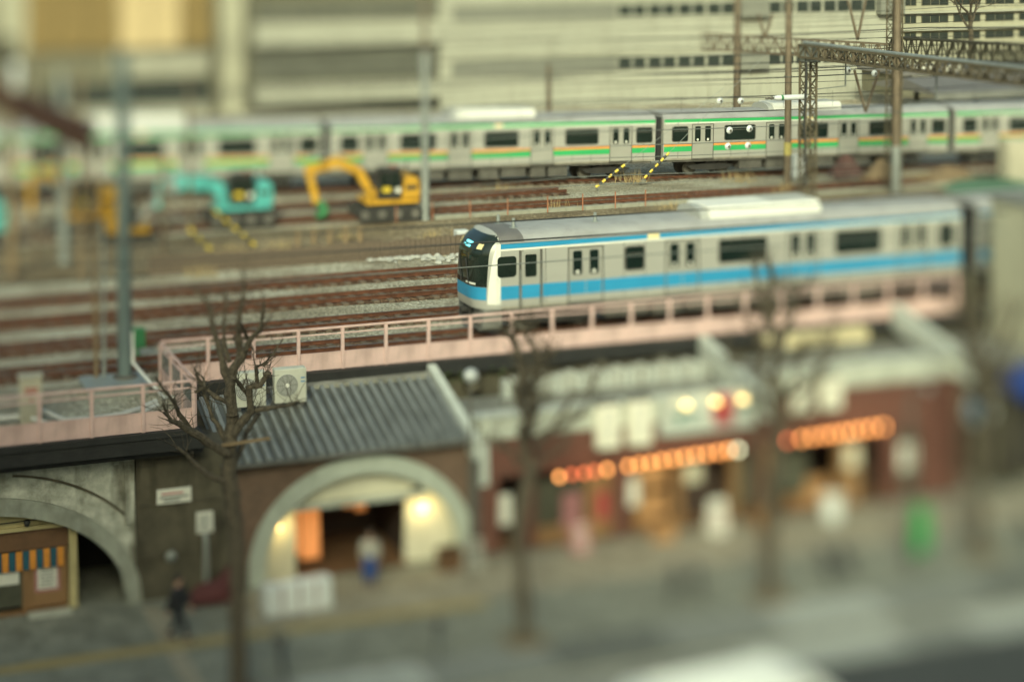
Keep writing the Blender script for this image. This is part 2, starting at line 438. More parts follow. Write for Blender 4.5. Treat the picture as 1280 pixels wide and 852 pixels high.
# railway level
structure(MB().box(-200, 400, 62.0, 92.6, ST - .1, -.42), 'embankment', 'dirt')
structure(MB().box(-200, 400, 92.61, 900, ST - .1, -2.6), 'rear_terrain', 'dirt')
structure(MB().box(-200, 11.9, 56.9, 61.99, -1.04, -.42), 'viaduct_deck', 'concrete')
def sheet(x0, x1, y0, y1, z, amp, name, m, nx=120, ny=20, seed=1, edge=True, grade=False):
    q = random.Random(seed)
    ph = [(q.uniform(.2, 1.3), q.uniform(.2, 1.3), q.uniform(0, 6)) for _ in range(7)]
    def f(u, v):
        x = x0 + (x1 - x0) * u; y = y0 + (y1 - y0) * v
        h = sum(math.sin(a * x + b * y + c) for a, b, c in ph) / 5 + q.uniform(-.5, .5)
        e = min(1, 6 * v, 6 * (1 - v)) if edge else 1
        return (x, y, z + amp * h * e - (math.tan(.0185) * (x - 28) * min(1, max(0, (y - 92.5) / 5)) if grade else 0))
    return tag(MB().grid(f, nx, ny).build(name, m, smooth=True), kind='structure')
sheet(-20, 11.8, 57.2, 62.28, -.25, .03, 'ballast_bed', 'ballast', 80, 14, 2, edge=False)
sheet(-20, 95, 62.3, 79.6, -.23, .035, 'ballast_bed', 'ballast', 240, 56)
sheet(-20, 110, 79.7, 88.0, -.12, .09, 'dirt_ground', 'dirt', 240, 40, 3)
sheet(-20, 130, 88.05, 139, -.22, .04, 'far_ballast', 'ballast', 240, 70, 4, grade=True)

# ------------------------------------------------------------------ tracks
slp = None
def track(Y, x0, x1, label, shiny=False, rust=True, step=.62):
    global slp
    t = thing('railway_track', label, 'railway track', ((x0 + x1) / 2, Y, 0), group='railway tracks side by side')
    hx = (x1 - x0) / 2
    q = random.Random(int(Y * 10))
    def f(u, v):
        y = -1.0 + 2.0 * v; return (-hx + 2 * hx * u, y, -.15 - .075 * abs(y) ** 2 + q.uniform(-.025, .02) )
    MB().grid(f, int(hx * 5), 10).build('ballast_crown', 'rust_ballast' if rust else 'ballast', t)
    for s in (-1, 1):
        yc = s * .5685
        pr = [(-.06, -.145), (.06, -.145), (.06, -.125), (.012, -.11), (.012, -.045), (.034, -.03), (.034, -.004), (-.034, -.004), (-.034, -.03), (-.012, -.045), (-.012, -.11), (-.06, -.125)]
        r = MB().prism([(yc + a, b) for a, b in pr], -hx, hx).build('rail', 'rail_rust', t)
        MB().box(-hx, hx, yc - .03, yc + .03, -.0035, 0).build('rail_head', 'rail_top' if shiny else 'rail_rust', r)
    n = int(2 * hx / step)
    if slp is None:
        slp = MB().box(-.12, .12, -1.0, 1.0, -.28, -.135).build('sleeper', 'sleeper', bevel=.015); first = slp; slp = first.data
        bpy.data.objects.remove(first)
    for i in range(min(n, 298)):
        o = link('sleeper', slp, t, (-hx + (i + .5) * step, q.uniform(-.03, .03), q.uniform(-.012, .012)))
    return t
track(64.18, 2, 62, 'rusty track directly behind the pink railing, under the blue train', True)
track(67.85, 2, 66, 'dark rusty track just behind the blue train', True)
track(71.95, 2, 70, 'third rusty track from the pink railing, in front of grey ballast', False)
track(75.75, 2, 74, 'farthest of the four rusty tracks left of the blue train nose', False)
track(90.5, 6, 92, 'rusty track running behind the excavators', True)
gt = track(99.5, 6, 104, 'track under the green striped train', True)
GRADE = math.tan(.0185)
gt.rotation_euler = (0, .0185, 0); gt.location.z = -GRADE * (55 - 28)
track(94.6, 6, 40, 'short siding between the excavators and the green train', False)
# low sleeper wall in front of the dirt bank
wl = thing('retaining_wall', 'low dark wall of old upright sleepers holding the dirt bank', 'wall', (24, 79.65, -.25))
wme = None
for i in range(110):
    if wme is None: o = MB().box(-.11, .11, -.06, .06, 0, .85).build('wall_sleeper', 'sleeper', wl, bevel=.012); wme = o.data
    else: o = link('wall_sleeper', wme, wl)
    o.location = (-9 + i * .235, rnd.uniform(-.02, .02), rnd.uniform(-.08, .06))
tr = thing('cable_trough', 'pale concrete cable trough along the far track', 'cable trough', (44, 88.35, -.2))
cme = None
for i in range(60):
    if cme is None: o = MB().box(-.49, .49, -.2, .2, 0, .22).build('trough_lid', 'band_stone', tr, bevel=.015); cme = o.data
    else: o = link('trough_lid', cme, tr)
    o.location = (-13 + i * 1.0, rnd.uniform(-.01, .01), rnd.uniform(0, .015))

# ------------------------------------------------------------------ trains
GUT, TOP, BOT, W2 = 3.36, 3.74, 1.02, 1.475
def ztop(y):
    a = min(1, abs(y) / W2); return GUT + (TOP - GUT) * (1 - a ** 3) ** .6
def nose(y, z, off=0.0):
    s = y / W2; t = (z - 2.2) / (ztop(y) - 2.2) if z > 2.2 else (z - 2.2) / (2.2 - BOT) * .55
    r = min(1, (abs(s) ** 7 + abs(t) ** 7) ** (1 / 7)); return (.78 * r ** 4.2 + max(0, z - 1.9) * .07 - off, y, z)
def patch(y0, y1, z0, z1, off=.012, nu=14, nv=10, zt=None, yl=None):
    def f(u, v):
        zz = z0 + (z1 - z0) * v
        a, b = (y0, y1) if yl is None else yl(v)
        y = a + (b - a) * u
        return nose(y, min(zz, ztop(y) - .02), off)
    return MB().grid(f, nu, nv)
def rounded(cx, z0, z1, wd, r, y0, y1):
    pts = []
    for (sx, zz, a0) in ((1, z1, 0), (-1, z1, 90), (-1, z0, 180), (1, z0, 270)):
        px = cx + sx * (wd / 2 - r); pz = zz - r if zz == z1 else zz + r
        for k in range(4):
            a = R(a0 + 30 * k); pts.append((px + r * math.cos(a), pz + r * math.sin(a)))
    return MB().prism(pts, y0, y1, 'y')
def train_car(name, label, cat, group, L, scheme, cab, doors, wins, ac):
    t = thing(name, label, cat, group=group)
    x0 = .78 if cab else 0.0
    n = 16; ys = [-W2 + 2 * W2 * i / n for i in range(n + 1)]
    prof = [(-W2, BOT)] + [(-W2, GUT)] + [(-W2, GUT)] + [(y, ztop(y)) for y in ys[1:-1]] + [(W2, GUT), (W2, BOT)]
    prof = [p for i, p in enumerate(prof) if i == 0 or p != prof[i - 1]]
    b = MB().prism([(-W2, BOT), (-W2, GUT - .001), (W2, GUT - .001), (W2, BOT)], x0, L)
    if cab:
        def nf(u, v):
            y = -W2 + 2 * W2 * u; zt = ztop(y) if abs(y) < W2 else GUT
            z = BOT + (zt - BOT) * v; p = nose(y, z)
            return p
        b.grid(nf, 24, 24)
    body = b.build('body', 'steel_train', t, smooth=True)
    rp = [(-W2, GUT)] + [(y, ztop(y)) for y in ys[1:-1]] + [(W2, GUT)]
    MB().prism(rp, x0 + (1.0 if cab else 0), L).build('roof', 'train_roof', t, smooth=True)
    if cab: MB().prism(rp, x0 + .09, x0 + .998).build('cab_roof', 'roof_dark', t, smooth=True)
    g = MB()
    for s in (-1, 1): g.box(x0 + .09, L - .02, s * W2 - .03, s * W2 + .03, GUT - .005, GUT + .03)
    g.build('gutter', 'train_roof', t)
    belts = [('blue_band', 1.36, 1.84)] if scheme == 'blue' else [('orange_band', 1.80, 1.96), ('green_band', 1.50, 1.797)]
    topc = 'blue_band' if scheme == 'blue' else 'green_band'
    for s in (-1, 1):
        y = s * W2
        def slab(x_0, x_1, z0, z1, d=.005):
            return MB().box(x_0, x_1, min(y, y + s * d), max(y, y + s * d), z0, z1)
        # top stripe with the pale gap in the middle
        xm = L * .34 if cab else L * .5
        slab(x0 + .05, xm - .25, 3.17, 3.34).build('roof_stripe', topc, t); slab(xm + .25, L - .03, 3.17, 3.34).build('roof_stripe', topc, t)
        slab(xm - .22, xm + .22, 3.17, 3.34, .012).build('side_display', 'led_warm', t)
        slab(x0 + .05, L - .03, 3.10, 3.165, .004).build('pale_trim', 'white_paint', t)
        edges = [x0 + .05] + [e for d in doors for e in (d - .68, d + .68)] + [L - .03]
        cuts = list(zip(edges[0::2], edges[1::2]))
        for bm_, z0, z1 in belts:
            for a, c in cuts:
                if c - a > .05: slab(a, c, z0, z1, .005).build('belt_stripe', bm_, t)
        for a, c in cuts:       # pressed panel seams
            k = int((c - a) / 1.2)
            for i in range(1, k + 1):
                xx = a + (c - a) * i / (k + 1); slab(xx - .012, xx + .012, BOT + .02, 3.09, .0035).build('panel_seam', 'under_grey', t)
        slab(x0 + .1, L - .05, BOT + .002, BOT + .10, .0042).build('sill_trim', 'pale_dust', t)
        for d in doors:
            f = MB(); yy0, yy1 = sorted((y, y + s * .018))
            f.box(d - .70, d - .655, yy0, yy1, 1.10, 3.06).box(d + .655, d + .70, yy0, yy1, 1.10, 3.06).box(d - .655, d + .655, yy0, yy1, 3.02, 3.06).box(d - .72, d + .72, *sorted((y, y + s * .05)), 1.03, 1.099)
            df = f.build('door_frame', 'under_grey', t)
            for h in (-1, 1):
                lf = MB().box(d + h * .325 - .315, d + h * .325 + .315, *sorted((y, y + s * .008)), 1.10, 3.02).build('door', 'door_steel', t)
                rounded(d + h * .325, 2.06, 2.93, .36, .07, *sorted((y, y + s * .016))).build('door_pane', 'train_glass', lf)
                if scheme == 'blue':
                    MB().box(d + h * .325 - .312, d + h * .325 + .312, *sorted((y + s * .0082, y + s * .0125)), 1.36, 1.84).build('door_stripe', 'blue_band', lf)
                MB().lathe([(.07, 0), (.07, .004)], (d + h * .325, y + s * .0165 - (0 if s > 0 else .004), 2.16), 10, 'y').build('door_sticker', 'white_paint', lf)
        for wx, ww in wins:
            fr = rounded(wx, 2.06, 2.96, ww + .10, .12, *sorted((y, y + s * .010))).build('window', 'under_grey', t)
            rounded(wx, 2.10, 2.92, ww, .10, *sorted((y, y + s * .016))).build('pane', 'train_glass', fr)
            MB().box(wx - ww / 2 + .05, wx + ww / 2 - .05, *sorted((y + s * .0162, y + s * .024)), 2.66, 2.685).build('window_bar', 'under_grey', fr)
        sk = MB().box(x0 + .3, L - .2, *sorted((y - s * .06, y - s * .10)), BOT - .12, BOT).build('sill', 'under_grey', t)
    if cab:
        # cab side window and crew door
        for s in (-1, 1):
            y = s * W2
            rounded(1.10, 2.16, 2.90, .72, .12, *sorted((y, y + s * .014))).build('cab_window', 'cab_glass', t)
            MB().box(1.56, 1.659, *sorted((y, y + s * .012)), 1.05, 3.08).build('door_frame', 'under_grey', t); MB().box(2.361, 2.46, *sorted((y, y + s * .012)), 1.05, 3.08).build('door_frame', 'under_grey', t)
            cd = MB().box(1.66, 2.36, *sorted((y, y + s * .010)), 1.10, 3.02).build('crew_door', 'door_steel', t)
            rounded(2.01, 2.12, 2.92, .44, .06, *sorted((y, y + s * .017))).build('door_pane', 'cab_glass', cd)
            MB().box(1.665, 2.355, *sorted((y + s * .0102, y + s * .014)), 1.36, 1.84).build('door_stripe', 'blue_band', cd)
            MB().tube([(1.6, y + s * .05, 1.2), (1.6, y + s * .05, 2.4)], .015).build('grab_rail', 'galvanised', t)
            MB().tube([(2.44, y + s * .05, 1.2), (2.44, y + s * .05, 2.4)], .015).build('grab_rail', 'galvanised', t)
        patch(-1.17, 1.17, 1.80, 3.60, .012, 18, 16, yl=lambda v: (-1.28 + .0 * v, 1.28)).build('windscreen', 'cab_glass', t, smooth=True)
        patch(-1.2, 1.2, 1.34, 1.79, .010, 18, 4, yl=lambda v: (-1.27, 1.27)).build('front_band', 'blue_band', t, smooth=True)
        for s in (-1, 1):
            a = lambda v, s=s: tuple(sorted((s * (1.285 + .10 * v), s * (W2 - .004))))
            patch(0, 1, 1.20, 3.36, .014, 8, 12, yl=a).build('corner_pillar', 'white_paint', t, smooth=True)
            MB().box(.70, .86, *sorted((s * (W2), s * (W2 + .012))), 1.20, 3.36).build('pillar_side', 'white_paint', t)
            hl = patch(0, 1, 3.12, 3.30, .018, 4, 3, yl=lambda v, s=s: tuple(sorted((s * .80, s * 1.05)))).build('headlight', 'led_warm', t)
        for i in range(2):
            patch(0, 1, 3.22 - i * .12, 3.29 - i * .12, .018, 4, 2, yl=lambda v, i=i: (-.35 + .1 * i, .25 + .12 * i)).build('destination_display', 'led_cyan', t)
        patch(0, 1, 1.86, 1.93, .020, 8, 1, yl=lambda v: (-.95, -.30)).build('number_plate', 'paper', t)
        wp = MB().bar(nose(.1, 1.85, .05), nose(.55, 2.7, .05), .03).bar(nose(-.6, 1.85, .05), nose(-.2, 2.7, .05), .03); wp.build('wiper', 'rubber', t)
        MB().prism([(-1.32, BOT - .002), (-1.25, .30), (-1.0, .18), (1.0, .18), (1.25, .30), (1.32, BOT - .002)], .28, 1.0).build('skirt', 'skirt_grey', t, bevel=.03)
        MB().box(.1, .3, -.28, .28, .62, .98).tube([(.25, 0, .8), (-.12, 0, .8)], .14, 10).build('coupler', 'under_black', t)
        MB().box(.2, .279, -1.0, 1.0, .42, .50).build('step_bar', 'under_grey', t)
        for (ax, ay) in ((1.75, -.45), (1.55, .55), (5.0, -.35)):
            MB().lathe([(.16, 0), (.16, .03), (.07, .05), (.06, .34), (.0, .36)], (ax, ay, ztop(ay) - .02), 10).build('antenna', 'galvanised', t, smooth=True)
    # underframe
    u = MB(); q = random.Random(len(name) + int(L * 7) + cab)
    x = 5.0
    while x < L - 5.4:
        ln = q.uniform(.8, 1.9); u.box(x, x + ln, -1.3, 1.3, q.uniform(.30, .42), BOT - .003); x += ln + q.uniform(.15, .5)
    u.build('equipment_box', 'under_grey', t)
    MB().box(x0 + .2, L - .1, -1.2, 1.2, .90, BOT - .001).build('underframe', 'under_black', t)
    for bx in (3.2, L - 2.9):
        bo = MB()
        for s in (-1, 1): bo.prism([(bx - 1.5, .62), (bx - 1.2, .42), (bx - .5, .35), (bx + .5, .35), (bx + 1.2, .42), (bx + 1.5, .62), (bx + .5, .74), (bx - .5, .74)], *sorted((s * .95, s * 1.12)), axis='y')
        bo.box(bx - .3, bx + .3, -1.1, 1.1, .5, .88)
        bg_ = bo.build('bogie', 'under_black', t)
        for wx in (bx - 1.05, bx + 1.05):
            for s in (-1, 1):
                MB().lathe([(.1, -.06), (.40, -.06), (.43, .02), (.46, .06), (.1, .06)], (wx, s * .5685, .43), 16, 'y').build('wheel', 'under_grey', bg_, smooth=True)
    for a in ac:
        q0, q1 = a
        pr = [(-1.02, TOP - .12), (-1.0, TOP + .20), (-.82, TOP + .36), (.82, TOP + .36), (1.0, TOP + .20), (1.02, TOP - .12)]
        A = MB().prism(pr, q0 + .35, q1).build('air_conditioner', 'ac_white', t, bevel=.03)
        hood = MB(); nn = 10
        outer = [(1.02 * math.cos(math.pi * i / nn), TOP - .1 + .44 * math.sin(math.pi * i / nn) ** .7) for i in range(nn + 1)]
        hood.prism(outer, q0, q0 + .348); hood.build('hood', 'grille', A, smooth=True)
        xm = q0 + .35 + (q1 - q0) * .55
        for i in range(4): MB().box(xm + i * .46, xm + i * .46 + .40, -.72, .72, TOP + .361, TOP + .372).build('fan_grille', 'grille', A)
    gb = MB(); gb.box(-.26, -.001, -1.2, 1.2, 1.0, 3.45) if not cab else None
    gb.build('gangway', 'rubber', t) if gb.f else None
    MB().box(L + .001, L + .22, -1.2, 1.2, 1.0, 3.45).build('gangway', 'rubber', t)
    return t
cabcar = train_car('train_car', 'leading car with cab and black windscreen of the blue striped train', 'train car', 'cars of the blue striped train', 20.1, 'blue', True,
                   (4.14, 8.0, 13.05, 17.9), ((6.08, .72), (10.5, 1.95), (15.45, 1.95), (19.4, .62)), ((9.0, 14.1),))
cabcar.location = (23.28, 64.18, 0)
D4 = (2.5, 7.3, 12.15, 16.95)
wn = ((1.05, .95), (4.9, 1.95), (9.73, 1.95), (14.55, 1.95), (18.4, .95))
b2 = train_car('train_car', 'second car of the blue striped train, behind the cab car', 'train car', 'cars of the blue striped train', 19.5, 'blue', False, D4, wn, ((7.2, 12.2),))
b2.location = (44.2, 64.18, 0)
gcar = train_car('train_car', 'stainless car right of the sharp coupling in the green striped train', 'train car', 'cars of the green striped train', 19.1, 'green', False, D4, wn, ((7.0, 11.9),))
gcar.location = (47.4 + .2, 99.45, -GRADE * 19.6); gcar.rotation_euler = (0, .0185, 0)
gl = {-2: 'leftmost car of the green striped train, behind the cyan excavator', -1: 'car of the green striped train behind the yellow excavator and grey pole', 1: 'rightmost car of the green striped train, past the second coupling'}
for i in (-2, -1, 1):
    o = copy_tree(gcar, None, gl[i]); o.location = (47.6 + 19.6 * i, 99.45, -GRADE * (19.6 + 19.6 * i))

# ------------------------------------------------------------------ pink railings
def railing(name, label, p0, p1, n, z0, z1, mesh=False, first=True):
    p0 = Vector(p0); p1 = Vector(p1); L = (p1 - p0).length; ang = math.atan2(p1.y - p0.y, p1.x - p0.x)
    t = thing(name, label, 'railing', (p0.x, p0.y, z0), ang, 'pink steel railings along the viaduct')
    H = z1 - z0; s = L / n
    MB().box(0, L, -.035, .035, H - .08, H).build('top_rail', 'pink', t, bevel=.012)
    MB().box(0, L, -.025, .025, H - .27, H - .22).build('mid_rail', 'pink', t, bevel=.008)
    pm = MB().box(-.055, .055, -.06, .06, 0, H - .082).build('post', 'pink', t, bevel=.01)
    pb = MB().box(.012, s - .012, -.012, .012, .012, .60); pb.box(.012, s - .012, -.025, .025, .575, .60)
    pl = pb.build('panel', 'pink', t)
    wm = None
    if mesh:
        m = MB(); h0, h1 = .62, H - .27; st = .075
        k = -h1
        x = -(h1 - h0)
        while x < s:
            a, b = max(x, .05), min(x + (h1 - h0), s - .05)
            if b - a > .02:
                m.bar((a, 0, h0 + (a - x)), (b, 0, h0 + (b - x)), .006); m.bar((a, .004, h1 - (a - x)), (b, .004, h1 - (b - x)), .006)
            x += st
        wm = m.build('wire_mesh', 'wire_grey', t)
    for i in range(1, n + 1):
        q = link('post', pm.data, t, (i * s, 0, 0))
        if i < n:
            link('panel', pl.data, t, (i * s, 0, 0))
            if wm: link('wire_mesh', wm.data, t, (i * s, 0, 0))
    pm.location = (0, 0, 0)
    return t
FA, FB = 56.2, 61.55
railing('pink_railing', 'pink railing with wire mesh on the viaduct edge above the stone arch', (-4.7, FA, 0), (11.8, FA, 0), 11, -.25, 1.2, True)
railing('pink_railing', 'short pink railing that turns back toward the tracks behind the near tree', (11.86, FA + .1, 0), (11.86, FB - .08, 0), 3, -.25, 1.2, True)
railing('pink_railing', 'long pink railing running in front of the blue train', (11.9, FB, 0), (42.4, FB, 0), 20, -.25, 1.2)

# ------------------------------------------------------------------ viaduct
def wall_arch(x0, x1, z0, z1, cx, cz, a, b, y0, y1, n=40, mi=0, mb=None):
    mb = mb or MB()
    xs = [x0] + [cx + a * math.cos(math.pi * (1 - i / n)) for i in range(n + 1)] + [x1]
    def zc(x):
        q = 1 - ((x - cx) / a) ** 2; return cz + b * math.sqrt(max(0, q))
    if x0 < cx - a: mb.box(x0, cx - a, y0, y1, z0, z1)
    if x1 > cx + a: mb.box(cx + a, x1, y0, y1, z0, z1)
    for i in range(n):
        p, q = xs[i + 1], xs[i + 2]
        if q <= x0 or p >= x1: continue
        mb.poly([(p, y0, zc(p)), (q, y0, zc(q)), (q, y0, z1), (p, y0, z1)]); mb.poly([(p, y1, zc(p)), (p, y1, z1), (q, y1, z1), (q, y1, zc(q))])
        mb.poly([(p, y0, zc(p)), (p, y1, zc(p)), (q, y1, zc(q)), (q, y0, zc(q))])
        mb.poly([(p, y0, z1), (q, y0, z1), (q, y1, z1), (p, y1, z1)])
    if z0 < cz:
        for xx in (cx - a, cx + a): mb.poly([(xx, y0, z0), (xx, y1, z0), (xx, y1, cz), (xx, y0, cz)])
    return mb
def arch_ring(cx, cz, a1, b1, a2, b2, y0, y1, z0, n=40, t0=0, t1=math.pi, legs=True):
    mb = MB(); P = []
    ts = [t0 + (t1 - t0) * i / n for i in range(n + 1)]
    pts = [((cx + a1 * math.cos(t), cz + b1 * math.sin(t)), (cx + a2 * math.cos(t), cz + b2 * math.sin(t))) for t in ts]
    if legs: pts = [((cx + a1, z0), (cx + a2, z0))] + pts + [((cx - a1, z0), (cx - a2, z0))]
    for (i0, o0), (i1, o1) in zip(pts, pts[1:]):
        mb.poly([(i0[0], y0, i0[1]), (o0[0], y0, o0[1]), (o1[0], y0, o1[1]), (i1[0], y0, i1[1])])
        mb.poly([(i0[0], y0, i0[1]), (i1[0], y0, i1[1]), (i1[0], y1, i1[1]), (i0[0], y1, i0[1])])
        mb.poly([(o0[0], y0, o0[1]), (o0[0], y1, o0[1]), (o1[0], y1, o1[1]), (o1[0], y0, o1[1])])
    return mb
vd = thing('railway_viaduct', 'weathered concrete railway viaduct with an arch under the pink railing', 'viaduct', (0, 0, 0))
wall_arch(-8, 10.18, ST, -1.06, 5.6, -5.4, 4.3, 2.95, 57, 57.6).build('arch_wall', 'pale_concrete', vd)
arch_ring(5.6, -5.4, 4.28, 2.93, 4.72, 3.45, 56.88, 56.999, ST).build('arch_ring', 'arch_stone', vd)
arch_ring(5.9, -5.4, 5.0, 4.05, 5.06, 4.11, 56.93, 56.999, ST, t0=R(38), t1=R(82), legs=False).build('arch_moulding', 'dark_concrete', vd)
MB().box(9.55, 10.15, 56.92, 56.999, -1.35, -1.06).box(9.86, 10.15, 56.92, 56.999, -3.2, -1.351).build('wall_border', 'pale_concrete', vd)
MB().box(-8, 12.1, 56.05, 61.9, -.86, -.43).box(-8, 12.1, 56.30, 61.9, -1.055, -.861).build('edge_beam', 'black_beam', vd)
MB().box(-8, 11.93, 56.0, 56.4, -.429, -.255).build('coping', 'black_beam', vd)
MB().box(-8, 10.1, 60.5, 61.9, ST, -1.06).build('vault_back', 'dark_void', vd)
pr = MB().box(10.2, 13.25, 56.9, 61.9, ST, -1.065).build('pier', 'dark_concrete', vd)
for (a, b, c, d) in ((10.3, 13.1, -2.72, -2.66), (10.3, 13.1, -4.32, -4.24), (10.8, 12.2, -1.36, -1.32)): MB().box(a, b, 56.86, 56.899, c, d).build('pier_band', 'dark_concrete', vd)
MB().box(13.26, 44, 61.62, 61.95, ST, -.72).build('rear_wall', 'dark_concrete', vd)
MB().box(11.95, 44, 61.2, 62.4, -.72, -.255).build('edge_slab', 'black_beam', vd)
for i in range(9):
    MB().box(17.5 + i * 2.4, 17.95 + i * 2.4, 61.0, 61.6, -1.3, -.735).build('bracket', 'dark_concrete', vd)
MB().box(15.9, 17.3, 60.6, 61.15, -.95, -.52).build('cable_duct', 'concrete', vd)
one(MB().box(10.8, 11.84, 56.8, 56.859, -2.66, -2.22), 'sign_plate', 'paper', 'white rectangular sign plate fixed high on the dark pier', 'sign')
for i, (a, b, z) in enumerate(((10.95, 11.6, -2.36), (10.9, 11.75, -2.47), (11.0, 11.5, -2.57))):
    MB().box(a, b, 56.796, 56.799, z - .025, z + .025).build('printed_line', ('print_red', 'print_dark', 'print_dark')[i], bpy.data.objects['sign_plate'])
s2 = one(MB().box(12.0, 12.5, 56.8, 56.859, -3.68, -3.05), 'notice_board', 'paper', 'small white notice board on the dark pier above the drainpipe', 'sign')
for i in range(5): MB().box(12.06, 12.42 - .05 * (i % 2), 56.796, 56.799, -3.60 + i * .1, -3.56 + i * .1).build('printed_line', 'print_dark', s2)
one(MB().tube([(12.27, 56.78, ST), (12.27, 56.78, -3.85), (12.27, 56.88, -3.75)], .07, 10), 'drainpipe', 'galvanised', 'pale drainpipe on the dark pier below the notice board', 'drainpipe', smooth=True)
one(MB().lathe([(.12, 0), (.16, .02), (.16, .1)], (11.21, 56.75, -4.28), 14, 'y'), 'meter', 'galvanised', 'round grey meter on the dark pier', 'meter', smooth=True)

# shop under the stone arch
sh = thing('arch_shop', 'small eatery with striped curtain built inside the stone arch', 'shop', (0, 0, 0))
pts = [(1.5, ST)] + [(x, -5.4 + 2.9 * math.sqrt(max(0, 1 - ((x - 5.6) / 4.25) ** 2))) for x in [1.6 + .34 * i for i in range(21)] if x < 8.3] + [(8.25, -3.22), (8.25, ST)]
MB().prism([(3.0, -3.0), (8.2, -3.0)] + [(8.2 - .26 * i, max(-2.98, -5.4 + 2.93 * math.sqrt(max(0, 1 - ((8.2 - .26 * i - 5.6) / 4.28) ** 2)))) for i in range(0, 21)], 57.3, 57.5, 'y').build('tympanum', 'yellow_wall', sh)
MB().box(8.25, 8.48, 57.2, 60, ST, -3.05).build('frame_post', 'yellow_wall', sh)
MB().box(1.4, 8.24, 57.22, 57.45, -3.12, -3.001).build('frame_lintel', 'yellow_wall', sh)
MB().box(1.4, 8.24, 57.32, 57.5, -3.72, -3.121).build('sign_panel', 'shop_brown', sh)
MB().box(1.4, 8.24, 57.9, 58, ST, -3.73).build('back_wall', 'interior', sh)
for i in range(24):
    MB().grid(lambda u, v, i=i: (3.3 + i * .2 + .19 * u, 57.25 + .03 * math.sin(6 * u) * v, -3.73 - .58 * v), 4, 3).build('curtain_strip', 'noren_orange' if i % 2 else 'noren_blue', sh)
MB().box(6.9, 7.0, 57.3, 57.5, -5.55, -3.75).build('door_jamb', 'shop_wood', sh)
dr = MB().box(7.01, 8.2, 57.35, 57.42, -5.5, -3.75).build('door', 'shop_wood', sh)
po = MB().box(7.25, 7.98, 57.33, 57.349, -5.05, -4.22).build('poster', 'print_pink', dr)
MB().box(7.33, 7.9, 57.322, 57.329, -4.97, -4.3).build('poster_sheet', 'paper', dr)
for i in range(6): MB().box(7.38 + .02 * (i % 3), 7.84 - .05 * (i % 2), 57.317, 57.3215, -4.9 + i * .1, -4.87 + i * .1).build('printed_line', 'print_dark', dr)
wd = MB().box(4.2, 6.89, 57.36, 57.4, -5.4, -4.2).build('window', 'shop_glass', sh)
MB().box(5.6, 6.8, 57.34, 57.359, -4.72, -4.35).build('menu_sheet', 'paper', wd); MB().box(5.7, 6.1, 57.33, 57.339, -4.66, -4.5).build('menu_print', 'print_blue', wd)
MB().box(6.5, 6.8, 57.325, 57.339, -4.34, -4.22).build('menu_tab', 'print_red', wd)
MB().box(1.4, 8.24, 57.15, 57.5, ST, -5.56).build('sill', 'shop_wood', sh)
MB().tube([(3, 57.2, -2.85), (8.2, 57.2, -2.8)], .015).build('wire', 'wire_black', sh)
MB().box(7.0, 8.25, 56.7, 57.14, ST, ST + .06).build('step', 'parapet', sh)
MB().lathe([(.06, 0), (.1, .1), (.08, .18)], (7.02, 57.12, -2.95), 10).build('spotlight', 'wire_black', sh)

# cabinet, pipes and base behind the left railing
cb = thing('relay_cabinet', 'beige trackside cabinet with red lettering behind the left pink railing', 'cabinet', (7.35, 58.6, -.42))
MB().box(-.32, .32, -.22, .22, .12, 1.55).build('body', 'cabinet_beige', cb, bevel=.015)
MB().box(-.36, .36, -.26, .26, 1.551, 1.6).build('lid', 'cabinet_beige', cb); MB().box(-.28, .28, -.2, .2, 0, .119).build('plinth', 'concrete', cb)
for i, (a, b, z) in enumerate(((-.2, .2, 1.2), (-.18, .18, 1.1), (-.12, .1, 1.0), (-.05, .06, .86))): MB().box(a, b, -.228, -.221, z, z + .05).build('lettering', 'print_red', cb)
def run(px_, z0=-.1, z1=-.1): return [on(u, v, z0 + (z1 - z0) * i / (len(px_) - 1)) for i, (u, v) in enumerate(px_)]
for pts, lab in ((run(((-20, 524), (9, 522), (32, 520), (50, 526), (61, 530))), 'white conduit pipe lying below the beige cabinet'),
                 (run(((48, 511), (60, 516), (81, 525), (114, 523), (150, 518), (173, 511), (195, 501)), -.1, .25), 'long white conduit pipe running along the railing to the steel post'),
                 (run(((172, 520), (185, 512), (198, 505)), .0, .25), 'short white conduit pipe at the railing corner')):
    one(MB().tube(pts, .075, 8), 'conduit_pipe', 'pipe_white', lab, 'pipe', smooth=True)
one(MB().tube([(10.95, 61.5, 1.6), (10.95, 61.4, .6), (11.2, 60, .3), (11.4, 58.6, .1), (11.5, 57.7, .35)], .05, 8), 'conduit_pipe', 'pipe_white', 'white conduit pipe climbing the thick steel post', 'pipe', smooth=True)
bp = thing('pole_base', 'grey steel base frame under the thick post behind the railing', 'base', (10.4, 61.3, -.42))
MB().box(-1.1, .9, -.9, .8, .45, .55).build('deck_plate', 'galvanised', bp)
for sx in (-1.0, .8):
    for sy in (-.8, .7): MB().box(sx - .06, sx + .06, sy - .06, sy + .06, 0, .449).build('leg', 'galvanised', bp)
MB().box(-.95, .75, -.85, -.8, -.05, .44).build('front_plate', 'galvanised', bp)

